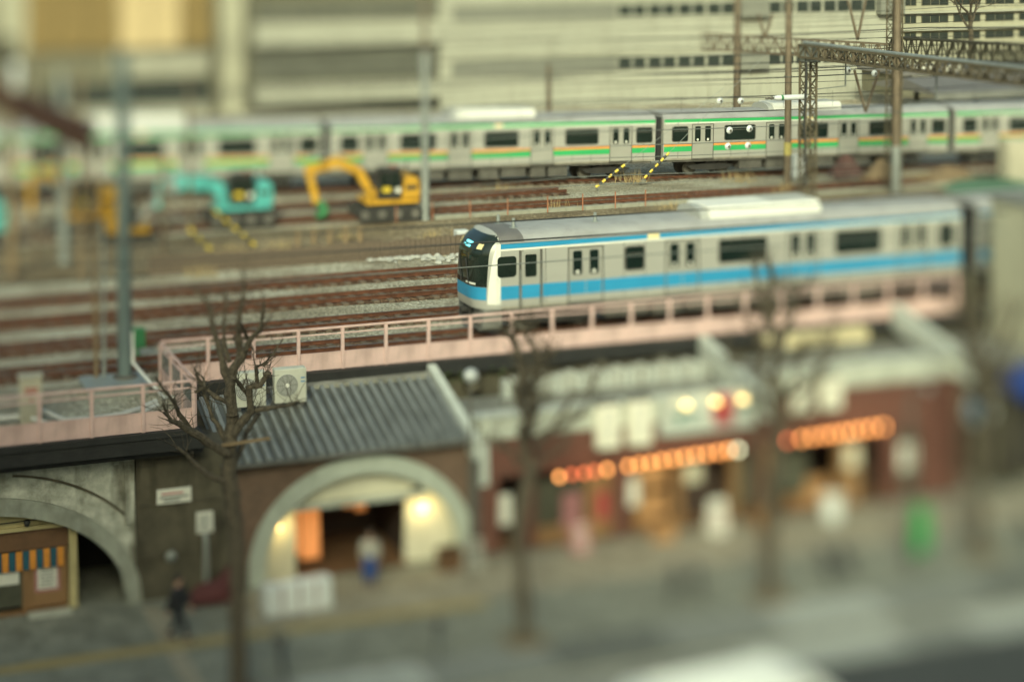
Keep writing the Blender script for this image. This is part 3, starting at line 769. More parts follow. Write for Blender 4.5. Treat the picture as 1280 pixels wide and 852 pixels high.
# ------------------------------------------------------------------ air conditioners
def ac_unit(loc, rz, label):
    t = thing('air_conditioner', label, 'air conditioner', loc, rz, 'outdoor air conditioner units on the roof')
    MB().box(-.52, .52, -.19, .19, .08, 1.18).build('casing', 'cabinet_beige', t, bevel=.02).data.materials[0] = M['ac_beige']
    MB().lathe([(.36, 0), (.36, .012), (.31, .02)], (-.12, -.212, .66), 24, 'y').build('fan_shroud', 'grille', t, smooth=True)
    f = MB()
    for r in (.10, .16, .22, .28, .33):
        f.tube([(-.12 + r * math.cos(a * math.pi / 12), -.222, .66 + r * math.sin(a * math.pi / 12)) for a in range(25)], .007, 4)
    for a in range(8): f.bar((-.12, -.222, .66), (-.12 + .34 * math.cos(a * math.pi / 4), -.222, .66 + .34 * math.sin(a * math.pi / 4)), .01)
    f.build('fan_guard', 'under_grey', t)
    MB().lathe([(.07, 0), (.07, .02)], (-.12, -.24, .66), 12, 'y').build('fan_hub', 'white_paint', t)
    for i in range(2): MB().box(.33, .47, -.197, -.191, .85 - i * .12, .89 - i * .12).build('label_plate', 'print_blue', t)
    for s in (-1, 1): MB().box(s * .36 - .06, s * .36 + .06, -.24, .24, 0, .079).build('foot', 'under_grey', t)
    return t
ac_unit((15.62, 59.5, -.72), R(-3), 'pale outdoor air conditioner with round fan, standing clear right of the near tree')
ac_unit((14.28, 59.45, -.72), R(-3), 'pale outdoor air conditioner half hidden behind the near tree trunk')

# ------------------------------------------------------------------ buildings under the viaduct
# b2: brick building with pale arch and ribbed roof
bb = thing('brick_building', 'brown brick building with pale green arch and ribbed grey metal roof', 'building', (0, 0, 0))
wall_arch(13.3, 20.9, ST, -1.72, 17.3, -5.15, 3.65, 3.2, 57.0, 57.4).build('brick_wall', 'brick_brown', bb)
arch_ring(17.3, -5.15, 3.15, 2.7, 3.68, 3.25, 56.85, 57.38, ST).build('arch', 'arch_green', bb)
wa = MB().prism([(14.16, ST), (15.2, ST), (15.2, -3.35)] + [(x, -5.15 + 2.69 * math.sqrt(max(0, 1 - ((x - 17.3) / 3.14) ** 2))) for x in (14.9, 14.6, 14.35, 14.2)], 57.3, 57.42, 'y'); wa.build('cream_panel', 'cream_wall', bb)
wb = MB().prism([(18.8, ST), (20.42, ST)] + [(x, -5.15 + 2.69 * math.sqrt(max(0, 1 - ((x - 17.3) / 3.14) ** 2))) for x in (20.4, 20.25, 20.0, 19.7, 19.3)] + [(18.8, -3.35)], 57.3, 57.42, 'y'); wb.build('cream_panel', 'cream_wall', bb)
MB().prism([(14.9, -3.34), (19.3, -3.34)] + [(17.3 + 3.13 * math.cos(t), -5.15 + 2.69 * math.sin(t)) for t in [R(50 + 8 * i) for i in range(11)]], 57.3, 57.42, 'y').build('tympanum', 'cream_wall', bb)
MB().box(14.6, 19.5, 56.95, 57.29, -3.42, -3.30).build('entrance_beam', 'parapet', bb)
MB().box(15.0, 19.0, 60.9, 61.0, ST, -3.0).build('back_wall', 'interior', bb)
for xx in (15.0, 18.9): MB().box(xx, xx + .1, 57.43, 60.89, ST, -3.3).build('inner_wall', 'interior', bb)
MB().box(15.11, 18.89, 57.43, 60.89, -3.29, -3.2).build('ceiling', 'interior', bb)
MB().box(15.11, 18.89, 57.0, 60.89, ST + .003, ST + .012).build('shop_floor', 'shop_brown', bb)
MB().box(15.55, 16.15, 57.9, 57.95, -5.3, -3.5).build('glowing_curtain', 'curtain_glow', bb)
MB().box(15.25, 15.42, 57.6, 57.65, -5.0, -3.5).build('side_curtain', 'curtain_glow', bb)
for (a, z) in ((16.8, -3.75), (17.2, -3.9), (17.6, -4.05), (18.5, -3.7)): MB().box(a, a + .35, 58.8, 58.85, z - .2, z).build('menu_strip', 'curtain_glow', bb)
rf = MB()
nr = 24; x0, x1 = 12.75, 20.75; ys0, zs0, ys1, zs1 = 56.72, -1.70, 60.35, -.55
for i in range(nr):
    a = x0 + (x1 - x0) * i / nr; b_ = x0 + (x1 - x0) * (i + 1) / nr; w_ = b_ - a
    rf.poly([(a, ys0, zs0), (b_, ys0, zs0), (b_, ys1, zs1), (a, ys1, zs1)])
rf.poly([(x0, ys0, zs0 - .03), (x1, ys0, zs0 - .03), (x1, ys1, zs1 - .03), (x0, ys1, zs1 - .03)])
rfo = rf.build('roof', 'roof_sheet', bb)
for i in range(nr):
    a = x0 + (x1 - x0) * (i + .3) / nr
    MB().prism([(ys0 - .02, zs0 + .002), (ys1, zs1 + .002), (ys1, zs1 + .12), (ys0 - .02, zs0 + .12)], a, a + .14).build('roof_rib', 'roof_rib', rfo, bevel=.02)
MB().tube([(x0, ys0 - .07, zs0 - .05), (x1, ys0 - .07, zs0 - .05)], .07, 8).build('gutter', 'under_grey', bb)
MB().prism([(56.5, -1.62), (60.9, -.22), (60.9, -.95), (56.5, -2.3)], 20.78, 21.08).build('gable_cap', 'flashing', bb)
MB().box(20.8, 21.06, 56.6, 56.98, ST, -2.2).build('corner_post', 'under_grey', bb)
MB().box(15.2, 20.7, 60.36, 60.75, -.62, -.42).build('roof_ledge', 'concrete', bb)
for (x, z, lab) in ((14.62, -3.85, 'warm wall lamp on the cream panel left of the arch entrance'), (19.35, -3.85, 'warm wall lamp on the cream panel right of the arch entrance')):
    l_ = thing('wall_lamp', lab, 'lamp', (x, 57.2, z), group='wall lamps beside the arch entrance')
    MB().lathe([(.05, -.16), (.11, -.1), (.11, .1), (.05, .16)], (0, 0, 0), 12).build('shade', 'lamp_warm', l_, smooth=True)
    MB().box(-.03, .03, .05, .1, -.1, .1).build('bracket', 'under_grey', l_)
    pt = bpy.data.lights.new('lamp_light', 'POINT'); pt.energy = 13; pt.color = (1, .68, .34); pt.shadow_soft_size = .12
    po_ = bpy.data.objects.new('lamp_light', pt); col.objects.link(po_); po_.parent = l_; po_.location = (0, -.28, -.05)

def shopblock(name, label, x0, x1, ztop_, cap, bays, wallm='brick_red'):
    t = thing(name, label, 'building', (0, 0, 0))
    MB().box(x0, x1, 57.1, 57.45, -3.15, ztop_ - .75).build('upper_wall', wallm, t)
    MB().box(x0, x1, 56.98, 57.46, ztop_ - .75, ztop_).build('parapet', 'parapet', t, bevel=.02)
    MB().box(x0, x1, 56.9, 57.5, ztop_ + .001, ztop_ + .05).build('parapet_cap', 'flashing', t)
    MB().box(x0, x1, 57.47, 61.1, ztop_ - .6, ztop_ - .45).build('roof', 'roof_flat', t)
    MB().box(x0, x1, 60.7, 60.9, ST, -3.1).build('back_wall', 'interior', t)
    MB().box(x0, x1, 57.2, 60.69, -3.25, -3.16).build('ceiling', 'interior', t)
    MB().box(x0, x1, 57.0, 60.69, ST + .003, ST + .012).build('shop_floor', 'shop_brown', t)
    for (a, b, m) in bays: MB().box(a, b, 57.05, 57.4, ST, -3.16).build('pillar', m, t)
    if cap:
        MB().prism([(56.5, ztop_ - .1), (61.2, ztop_ + .95), (61.2, ztop_ + .1), (56.5, ztop_ - .9)], x1 - .3, x1 + .05).build('party_wall_cap', 'flashing', t)
        MB().box(x1 - .28, x1 + .03, 56.98, 61.1, ST, ztop_ - .9).build('party_wall', 'brick_brown', t)
    return t
c3 = shopblock('shop_building', 'red brick restaurant row with long white sign board, middle of the street', 21.12, 31.5, -1.12, True,
               ((21.15, 21.9, 'brick_red'), (22.9, 23.2, 'brick_red'), (25.0, 25.25, 'shop_wood'), (26.0, 26.5, 'brick_red'), (28.3, 28.5, 'shop_wood'), (30.4, 30.6, 'shop_wood')))
c4 = shopblock('shop_building', 'red brick pub with glowing roof strip at the right end of the row', 31.6, 39.6, -.62, True,
               ((31.7, 32.2, 'shop_wood'), (34.6, 34.8, 'shop_wood'), (36.4, 37.0, 'brick_red'), (37.9, 39.5, 'brick_red')))
# shop fittings inside the bays (parts of the buildings)
def fit(t, items):
    for (nm, m, a, b, y, z0, z1) in items: MB().box(a, b, y, y + .06, z0, z1).build(nm, m, t)
fit(c3, [('window', 'shop_glass', 23.22, 24.98, 57.3, -5.0, -3.5), ('window_sill', 'shop_wood', 23.22, 24.98, 57.25, ST, -5.01), ('poster', 'paper', 22.0, 22.55, 57.6, -4.9, -3.9), ('poster', 'print_pink', 24.2, 24.85, 57.2, -5.1, -4.0),
         ('door', 'shop_wood', 25.3, 25.98, 57.35, ST, -3.4), ('poster', 'print_red', 25.45, 25.85, 57.28, -5.0, -4.1), ('counter', 'wood_crate', 27.1, 28.25, 57.7, ST, -4.5), ('menu_board', 'wood_crate', 27.0, 28.1, 57.5, -4.2, -3.5),
         ('menu_board', 'paper', 26.6, 27.0, 57.3, -4.7, -3.8), ('shutter', 'interior', 28.55, 30.35, 58.2, ST, -3.3), ('poster', 'cream_wall', 29.1, 29.7, 58.0, -4.4, -3.7), ('window', 'shop_glass', 30.65, 31.2, 57.3, -5.2, -3.5)])
fit(c4, [('window', 'shop_glass', 32.25, 33.4, 57.3, -5.0, -3.5), ('counter', 'wood_crate', 32.9, 34.5, 57.8, ST, -4.7), ('door', 'shop_wood', 34.85, 35.6, 57.4, ST, -3.4), ('shutter', 'interior', 35.65, 36.35, 58.0, ST, -3.3),
         ('menu_board', 'cream_wall', 34.9, 35.5, 57.3, -4.3, -3.6), ('window', 'shop_glass', 37.05, 37.85, 57.3, -5.2, -3.4), ('window', 'paper', 37.15, 37.75, 57.24, -4.6, -3.7)])
for i in range(26): MB().box(23.2 + i * .30, 23.42 + i * .30, 59.8, 60.3, -1.56, -.80 + .12 * ((i * 7) % 3) / 2).build('roof_box', 'roof_pale' if i % 3 else 'flashing', c3)
MB().box(23, 31.2, 59.5, 59.7, -1.55, -1.3).build('pipe_tray', 'roof_flat', c3)
MB().box(32.6, 36.6, 58.5, 59.1, -.20, .20).build('roof_light_strip', 'strip_lit', c4)
MB().box(32.6, 36.6, 58.6, 59.1, -1.06, -.201).build('roof_box', 'roof_flat', c4)
MB().box(21.2, 21.5, 56.9, 57.04, -3.3, -1.95).build('drain_panel', 'flashing', c3)

def signbox(label, x, z0, z1, w_, lines=4):
    t = thing('sign_box', label, 'sign', (x, 56.72, z0), group=None)
    MB().box(-w_ / 2, w_ / 2, -.14, .2, 0, z1 - z0).build('lit_panel', 'sign_lit', t, bevel=.02)
    for za, zb in ((z1 - z0 + .001, z1 - z0 + .05), (-.05, -.001)): MB().box(-w_ / 2 - .04, w_ / 2 + .04, -.12, .24, za, zb).build('frame', 'under_grey', t)
    for i in range(lines):
        zz = (z1 - z0) * (.86 - i * .72 / lines); g = MB(); a = w_ * .22
        g.box(-a, a, -.146, -.141, zz - .01, zz + .01).box(-a * .9, -a * .7, -.146, -.141, zz - .12, zz - .011).box(a * .1, a * .4, -.146, -.141, zz - .13, zz - .011).box(-a, a, -.146, -.141, zz - .16, zz - .131)
        g.build('printed_character', 'grille', t)
    return t
signbox('left of the two white upright sign boxes over the lantern row', 25.6, -2.45, -1.0, .78)
signbox('right of the two white upright sign boxes over the lantern row', 26.75, -2.45, -.98, .78)
signbox('left of the two white upright sign boxes on the pub at the end', 32.9, -2.0, -.98, .72, 3)
signbox('right of the two white upright sign boxes on the pub at the end', 34.0, -1.95, -.9, .72, 3)
sg = thing('sign_board', 'long white restaurant sign board with red disc and three spotlights', 'sign', (29.3, 56.8, -2.3))
MB().box(-1.75, 1.75, -.08, .15, 0, 1.35).build('board', 'flashing', sg, bevel=.015)
MB().lathe([(.42, 0), (.42, .008)], (.52, -.092, .72), 28, 'y').build('red_disc', 'print_red', sg)
MB().box(.2, .95, -.0845, -.081, .12, 1.28).build('pink_panel', 'print_pink', sg)
for (a, b, z, h) in ((-1.3, -.3, .62, .10), (-1.2, -.9, .45, .16), (-.75, -.35, .5, .05), (1.15, 1.6, .68, .12), (1.2, 1.35, .5, .18), (-1.5, -.2, .25, .04)):
    MB().box(a, b, -.088, -.081, z, z + h).build('printed_mark', 'print_teal', sg)
for i, x in enumerate((-1.0, .1, 1.1)):
    MB().tube([(x, .05, 1.3), (x, -.25, 1.42), (x, -.42, 1.25)], .02, 6).build('spotlight_arm', 'under_grey', sg)
    MB().lathe([(.05, .08), (.15, -.06), (.13, -.10)], (x, -.42, 1.12), 12).build('spotlight', 'lamp_warm', sg)
ORD = ['first', 'second', 'third', 'fourth', 'fifth', 'sixth', 'seventh', 'eighth', 'ninth', 'tenth', 'eleventh', 'twelfth', 'thirteenth', 'fourteenth', 'fifteenth']
# lantern strings
def lantern(kind, label, x, y, z, group):
    t = thing('paper_lantern', label, 'lantern', (x, y, z), group=group)
    MB().lathe([(.035, -.09), (.065, -.055), (.072, 0), (.065, .055), (.035, .09)], (0, 0, 0), 14).build('paper_shade', kind, t, smooth=True)
    MB().lathe([(.035, .091), (.035, .11)], (0, 0, 0), 12).build('rim', 'under_grey', t)
    MB().lathe([(.035, -.11), (.035, -.091)], (0, 0, 0), 12).build('rim', 'under_grey', t)
    return t
G1, G2 = 'lanterns strung along the restaurant row', 'lanterns strung along the pub'
proto = {}
CX = [338, 382, 425, 465, 508, 583, 622, 662, 702, 742, 783, 823, 863, 902, 938, 972]
for i, c_ in enumerate(CX):
    x = at(580 + c_ / 2.84, 580, 56.7).x; z = -3.2 + .2 * (x - 23.9) / 6.6 + rnd.uniform(-.02, .02)
    kind = 'lantern_white' if i == 15 else 'lantern_red' if i in (1, 2, 3) else 'lantern_orange'
    lab = {'lantern_white': 'white paper lantern at the right end of the restaurant lantern row', 'lantern_red': 'dim red paper lantern, %s from the left in the restaurant row' % (ORD + ['sixteenth'])[i]}.get(kind, 'glowing orange paper lantern, %s from the left in the long row over the restaurants' % (ORD + ['sixteenth'])[i])
    if kind not in proto: proto[kind] = lantern(kind, lab, x, 56.7, z, G1)
    else: o = copy_tree(proto[kind], None, lab); o.location = (x, 56.7, z)
for i, c_ in enumerate([240, 290, 330, 370, 403, 440, 473, 508, 540, 578]):
    o = copy_tree(proto['lantern_orange' if i else 'lantern_red'], None, '%s paper lantern, %s from the left in the short row over the pub' % ('glowing orange' if i else 'dim red', ORD[i])); o['group'] = G2
    x = at(900 + c_ / 2.84, 540, 56.7).x; o.location = (x, 56.7, -2.9 + .09 * i / 9)
one(MB().tube([(23.4, 56.7, -2.98), (31.0, 56.7, -2.76)], .012, 5), 'lantern_cord', 'wire_black', 'cord carrying the long lantern row over the restaurants', 'cord')
one(MB().tube([(32.3, 56.7, -2.69), (36.6, 56.7, -2.58)], .012, 5), 'lantern_cord', 'wire_black', 'cord carrying the short lantern row over the pub', 'cord')

# pavement items
rk = thing('display_case', 'row of pale vinyl covered display panels before the arch entrance', 'display stand', (14.5, 54.4, ST), R(4))
for i in range(4):
    x = -1.05 + i * .52
    MB().prism([(-.25, .05), (-.15, .95), (.05, 1.0), (.45, .9), (.45, .05)], x, x + .49).build('covered_panel', 'vinyl', rk, bevel=.04)
for i in range(3): MB().box(-.52 + i * .52 - .008, -.52 + i * .52 - .002, -.27, .47, .04, .9).build('seam', 'print_pink', rk)
def aboard(label, x, y, m1='paper', tilt=.18, pr='print_pink', w_=.6, h=1.0):
    t = thing('sign_stand', label, 'sign', (x, y, ST), R(5))
    for s in (-1, 1):
        MB().poly([(-w_ / 2, s * tilt, 0), (w_ / 2, s * tilt, 0), (w_ / 2, s * .02, h), (-w_ / 2, s * .02, h)]).poly([(-w_ / 2, s * tilt - .03, 0), (w_ / 2, s * tilt - .03, 0), (w_ / 2, s * .02 - .03, h), (-w_ / 2, s * .02 - .03, h)]).build('board', m1, t)
    for i in range(4):
        z = .2 + i * .2; y_ = -tilt + (tilt - .02) * z / h - .034
        MB().box(-w_ / 2 + .08, w_ / 2 - .1 - .05 * (i % 2), y_ - .004, y_ - .001, z, z + .07).build('printed_line', pr, t)
    return t
aboard('white folding sign board leaning outside the restaurant row', 29.35, 56.2, h=1.15)
aboard('pale grey folding sign at the right foot of the arch building', 20.6, 56.0, 'pale_cloth', pr='print_dark', h=.95)
aboard('small pink folding sign by the brick pillar under the lanterns', 24.4, 56.3, 'print_pink', pr='paper', h=.9)
bl = thing('barrel_table', 'white round barrel table under the pub lanterns', 'table', (33.65, 56.0, ST))
MB().lathe([(.28, 0), (.36, .3), (.36, .5), (.28, .8)], (0, 0, 0), 18).build('barrel', 'vinyl', bl, smooth=True); MB().lathe([(.42, .801), (.42, .85)], (0, 0, 0), 20).build('table_top', 'paper', bl)
for i, (x, y, lab) in enumerate(((27.4, 56.3, 'brown wooden crate stack outside the restaurant counter'), (31.2, 56.2, 'brown wooden crate stack at the corner of the pub'), (19.9, 56.2, 'brown wooden crate stack right of the arch entrance'))):
    c = thing('crate_stack', lab, 'crate', (x, y, ST), R(7 * i - 4), 'wooden crates on the pavement')
    for k in range(2):
        for j in range(3): MB().box(-.35, .35, -.25, .25, k * .36 + j * .115, k * .36 + j * .115 + .10).build('slat', 'wood_crate' if i < 2 else 'shop_brown', c, bevel=.006)
        MB().box(-.33, .33, -.23, .23, k * .36 + .005, k * .36 + .33).build('load', 'interior', c)
rb = thing('covered_motorbike', 'dark red covered scooter parked beside the drainpipe', 'scooter', (12.35, 55.9, ST))
MB().grid(lambda u, v: (-.85 + 1.7 * u, .34 * math.sin(math.pi * (v - .5)) * (1 - .3 * abs(2 * u - 1)), .15 + (.45 + .5 * math.exp(-((u - .78) / .16) ** 2) + .12 * math.sin(3 * u)) * math.cos(math.pi * (v - .5)) ** .6 * (1 - (2 * u - 1) ** 6)), 16, 10).build('cover', 'red_cloth', rb, smooth=True)
for x in (-.6, .6): MB().lathe([(.1, -.05), (.24, -.05), (.24, .05), (.1, .05)], (x, 0, .24), 16, 'y').build('wheel', 'rubber', rb)

def bicycle(label, loc, rz, m='dark_cloth'):
    t = thing('bicycle', label, 'bicycle', loc, rz, 'bicycles parked between the trees')
    for x in (-.52, .52):
        wl_ = MB().tube([(x + .31 * math.cos(a * math.pi / 10), 0, .33 + .31 * math.sin(a * math.pi / 10)) for a in range(21)], .02, 6).build('wheel', 'rubber', t)
        sp = MB()
        for a in range(8): sp.bar((x, 0, .33), (x + .3 * math.cos(a * math.pi / 4), 0, .33 + .3 * math.sin(a * math.pi / 4)), .006)
        sp.build('spokes', 'galvanised', wl_)
    f = MB()
    for a, b in (((-.52, .33), (-.15, .30)), ((-.15, .30), (-.28, .78)), ((-.52, .33), (-.26, .70)), ((-.15, .30), (.36, .68)), ((-.26, .66), (.36, .76)), ((.34, .85), (.52, .33))):
        f.bar((a[0], 0, a[1]), (b[0], 0, b[1]), .032)
    f.build('frame', m, t)
    MB().tube([(.30, -.28, .98), (.36, -.12, 1.0), (.34, 0, .97), (.36, .12, 1.0), (.30, .28, .98)], .014, 6).tube([(.34, 0, .97), (.34, 0, .84)], .016, 6).build('handlebar', 'galvanised', t)
    MB().prism([(-.42, -.09), (-.16, -.02), (-.16, .02), (-.42, .09)], .80, .86, 'z').build('saddle', 'rubber', t, bevel=.015)
    MB().box(.48, .80, -.16, .16, .62, .88).build('basket', 'under_grey', t)
    return t
bk = bicycle('dark bicycle parked left of the second tree', (17.3, 49.9, ST), R(70))
for (x, y, a, lab) in ((12.9, 50.2, 80, 'bicycle parked just right of the nearest tree'), (25.3, 51.2, 60, 'bicycle parked left of the third tree, left of a pair'), (26.1, 51.1, 66, 'bicycle parked left of the third tree, right of a pair'),
                       (30.5, 51.0, 72, 'bicycle parked right of the third tree, left of a pair'), (31.2, 51.0, 75, 'bicycle parked right of the third tree, right of a pair'), (38.3, 51.3, 62, 'bicycle parked right of the farthest tree')):
    o = copy_tree(bk, None, lab); o.location = (x, y, ST); o.rotation_euler = (0, 0, R(a))

# ------------------------------------------------------------------ people
def person(label, loc, rz, coat, trousers, pose, hair=True):
    t = thing('person', label, 'person', loc, rz)
    def skin(name, V, E, rad, m, parent, root=0, sub=2):
        me = bpy.data.meshes.new(name); me.from_pydata(V, E, []); me.materials.append(M[m])
        o = bpy.data.objects.new(name, me); col.objects.link(o)
        md = o.modifiers.new('skin', 'SKIN'); md.use_smooth_shade = True
        for i, r in enumerate(rad): me.skin_vertices[0].data[i].radius = (r, r) if not isinstance(r, tuple) else r
        me.skin_vertices[0].data[root].use_root = True
        sd = o.modifiers.new('sub', 'SUBSURF'); sd.levels = sub; sd.render_levels = sub
        dg = bpy.context.evaluated_depsgraph_get(); me2 = bpy.data.meshes.new_from_object(o.evaluated_get(dg))
        bpy.data.objects.remove(o); me2.name = name
        return link(name, me2, parent)
    st = pose.get('stride', .22); sw = pose.get('swing', .2); kb_ = pose.get('bend', .08)
    V = [(0, 0, .93), (0, .02, 1.12), (0, .0, 1.36), (0, .01, 1.46), (0, -.02, 1.55), (0, -.03, 1.66), (0, -.01, 1.72),
         (.09, 0, .88), (.10, st * .5 - kb_, .48), (.10, st, .08), (.10, st - .16, .04),
         (-.09, 0, .88), (-.10, -st * .5 - kb_, .48), (-.10, -st, .10), (-.10, -st - .16, .04),
         (.20, 0, 1.38), (.25, -sw * .4, 1.10), (.24, -sw, .86), (.23, -sw - .03, .78),
         (-.20, 0, 1.38), (-.25, sw * .4, 1.10), (-.24, sw * .8, .86), (-.23, sw * .8, .78)]
    Ed = [(0, 1), (1, 2), (2, 3), (3, 4), (4, 5), (5, 6), (0, 7), (7, 8), (8, 9), (9, 10), (0, 11), (11, 12), (12, 13), (13, 14), (2, 15), (15, 16), (16, 17), (17, 18), (2, 19), (19, 20), (20, 21), (21, 22)]
    rad = [(.15, .11), (.14, .10), (.16, .11), .06, .075, .092, .07, .095, .065, .042, .035, .095, .065, .042, .035, .065, .047, .032, .036, .065, .047, .032, .036]
    for s, h in ((1, 18), (-1, 22)):
        hx, hy, hz = V[h]
        for k in range(4):
            V.append((hx + s * .0, hy - .03 + .02 * k, hz - .06)); V.append((hx - s * .01, hy - .035 + .022 * k, hz - .10 - .008 * (k in (1, 2))))
            i = len(V); Ed += [(h, i - 2), (i - 2, i - 1)]; rad += [.010, .008]
        V.append((hx - s * .012, hy - .055, hz - .02)); V.append((hx - s * .015, hy - .06, hz - .05)); i = len(V); Ed += [(h, i - 2), (i - 2, i - 1)]; rad += [.011, .009]
    V.append((0, -.135, 1.645)); Ed.append((5, len(V) - 1)); rad.append(.018)
    body = skin('body', V, Ed, rad, 'skin', t)
    # clothing: slightly larger shells
    skin('coat', [(0, 0, .72), (0, .01, 1.1), (0, 0, 1.36), (0, 0, 1.46), (.21, 0, 1.38), (.26, -sw * .4, 1.10), (.245, -sw, .88), (-.21, 0, 1.38), (-.26, sw * .4, 1.10), (-.245, sw * .8, .88)],
         [(0, 1), (1, 2), (2, 3), (2, 4), (4, 5), (5, 6), (2, 7), (7, 8), (8, 9)], [(.26, .20), (.23, .18), (.25, .19), .10, .12, .09, .07, .12, .09, .07], coat, t, 1)
    skin('trousers', [(0, 0, .92), (.095, 0, .86), (.105, st * .5 - kb_, .48), (.10, st, .12), (-.095, 0, .86), (-.105, -st * .5 - kb_, .48), (-.10, -st, .14)],
         [(0, 1), (1, 2), (2, 3), (0, 4), (4, 5), (5, 6)], [(.16, .13), .115, .085, .062, .115, .085, .062], trousers, t)
    for x, y in ((.10, st), (-.10, -st)): MB().box(x - .05, x + .05, y - .2, y + .07, .0, .09).build('shoe', 'rubber', t, bevel=.03)
    MB().lathe([(.02, .11), (.075, .085), (.105, .03), (.108, -.03), (.09, -.07)], (0, .0, 1.69), 14).build('hair', 'hair', t, smooth=True)
    for x in (-.036, .036): MB().lathe([(.004, -.006), (.012, 0), (.004, .006)], (x, -.118, 1.675), 8, 'y').build('eye', 'hair', t)
    MB().box(-.025, .025, -.116, -.108, 1.598, 1.606).build('mouth', 'print_pink', t)
    for x in (-.097, .097): MB().lathe([(.008, -.012), (.028, 0), (.008, .012)], (x, -.02, 1.65), 8, 'x').build('ear', 'skin', t)
    return t
person('person in a dark coat walking past the dark pier', (10.75, 53.6, ST), R(60), 'dark_cloth', 'dark_cloth', {'stride': .26, 'swing': .24}).scale = (1.15, 1.15, 1.06)
p2 = person('person in a pale top and blue trousers before the arch entrance', (17.1, 55.6, ST), R(-20), 'pale_cloth', 'blue_cloth', {'stride': .06, 'swing': .05})
MB().lathe([(.25, .42), (.22, .7), (.19, .98), (.18, 1.0)], (0, 0, 0), 16).build('apron', 'blue_cloth', p2, smooth=True)

# ------------------------------------------------------------------ bare pollarded trees
TR = random.Random(11)
def px(x, y): return (190 + x / 3.552, 360 + y / 3.552)
LIMBS = [  # (points in the enlarged photo crop, start radius, end radius, depth drift)
    ([(352, 1760), (352, 1500), (350, 1150), (346, 850), (345, 740), (350, 640), (358, 560)], .24, .17, 0),
    ([(358, 560), (345, 470), (360, 360), (395, 300), (382, 240), (385, 150), (400, 60), (412, -20)], .15, .025, -.5),
    ([(360, 370), (400, 310), (436, 230), (480, 180), (492, 120), (500, 60)], .10, .03, -1.0),
    ([(436, 235), (410, 190), (388, 150)], .06, .03, -.9),
    ([(350, 450), (322, 370), (300, 270), (270, 180), (262, 100), (230, 50), (180, 0)], .11, .025, .9),
    ([(345, 330), (322, 260), (318, 150), (330, 90), (325, 20)], .07, .02, .4),
    ([(335, 735), (240, 680), (180, 640), (120, 600), (85, 590), (50, 520)], .12, .03, -.8),
    ([(180, 640), (120, 560), (100, 510), (60, 460), (20, 410)], .07, .018, -1.0),
    ([(332, 690), (300, 620), (270, 580), (240, 490), (222, 420), (195, 380)], .075, .02, .6),
    ([(338, 510), (280, 482), (235, 440), (198, 460)], .07, .035, .4),
    ([(235, 440), (228, 400), (190, 370)], .04, .015, .5),
    ([(362, 650), (410, 580), (440, 540), (430, 440), (480, 432), (512, 380)], .12, .06, -.5),
    ([(432, 490), (385, 420), (366, 400)], .055, .04, -.6),
    ([(440, 545), (520, 532), (610, 520), (650, 500)], .07, .02, -.8),
    ([(470, 432), (462, 350), (500, 340), (540, 290), (582, 228)], .05, .010, -.6),
    ([(462, 360), (450, 300), (452, 270)], .025, .008, -.6),
    ([(330, 860), (250, 830), (180, 770), (110, 705)], .09, .03, -.4),
    ([(360, 800), (400, 700), (420, 640), (470, 560)], .08, .05, .8),
]
def limbs3d():
    o = on(298, 870, ST); out = []
    for pts, r0, r1, dr in LIMBS:
        L = []
        n = len(pts)
        for i, (x, y) in enumerate(pts):
            u, v = px(x, y); f = i / (n - 1)
            if y > 900: p = Vector((o.x, o.y, at(u, v, o.y).z))
            else: p = at(u, v, o.y + dr * (f + .25 * (dr != 0)))
            L.append(p - o)
        out.append((L, r0, r1))
    out[0][0][0].z = -.1
    return o, out
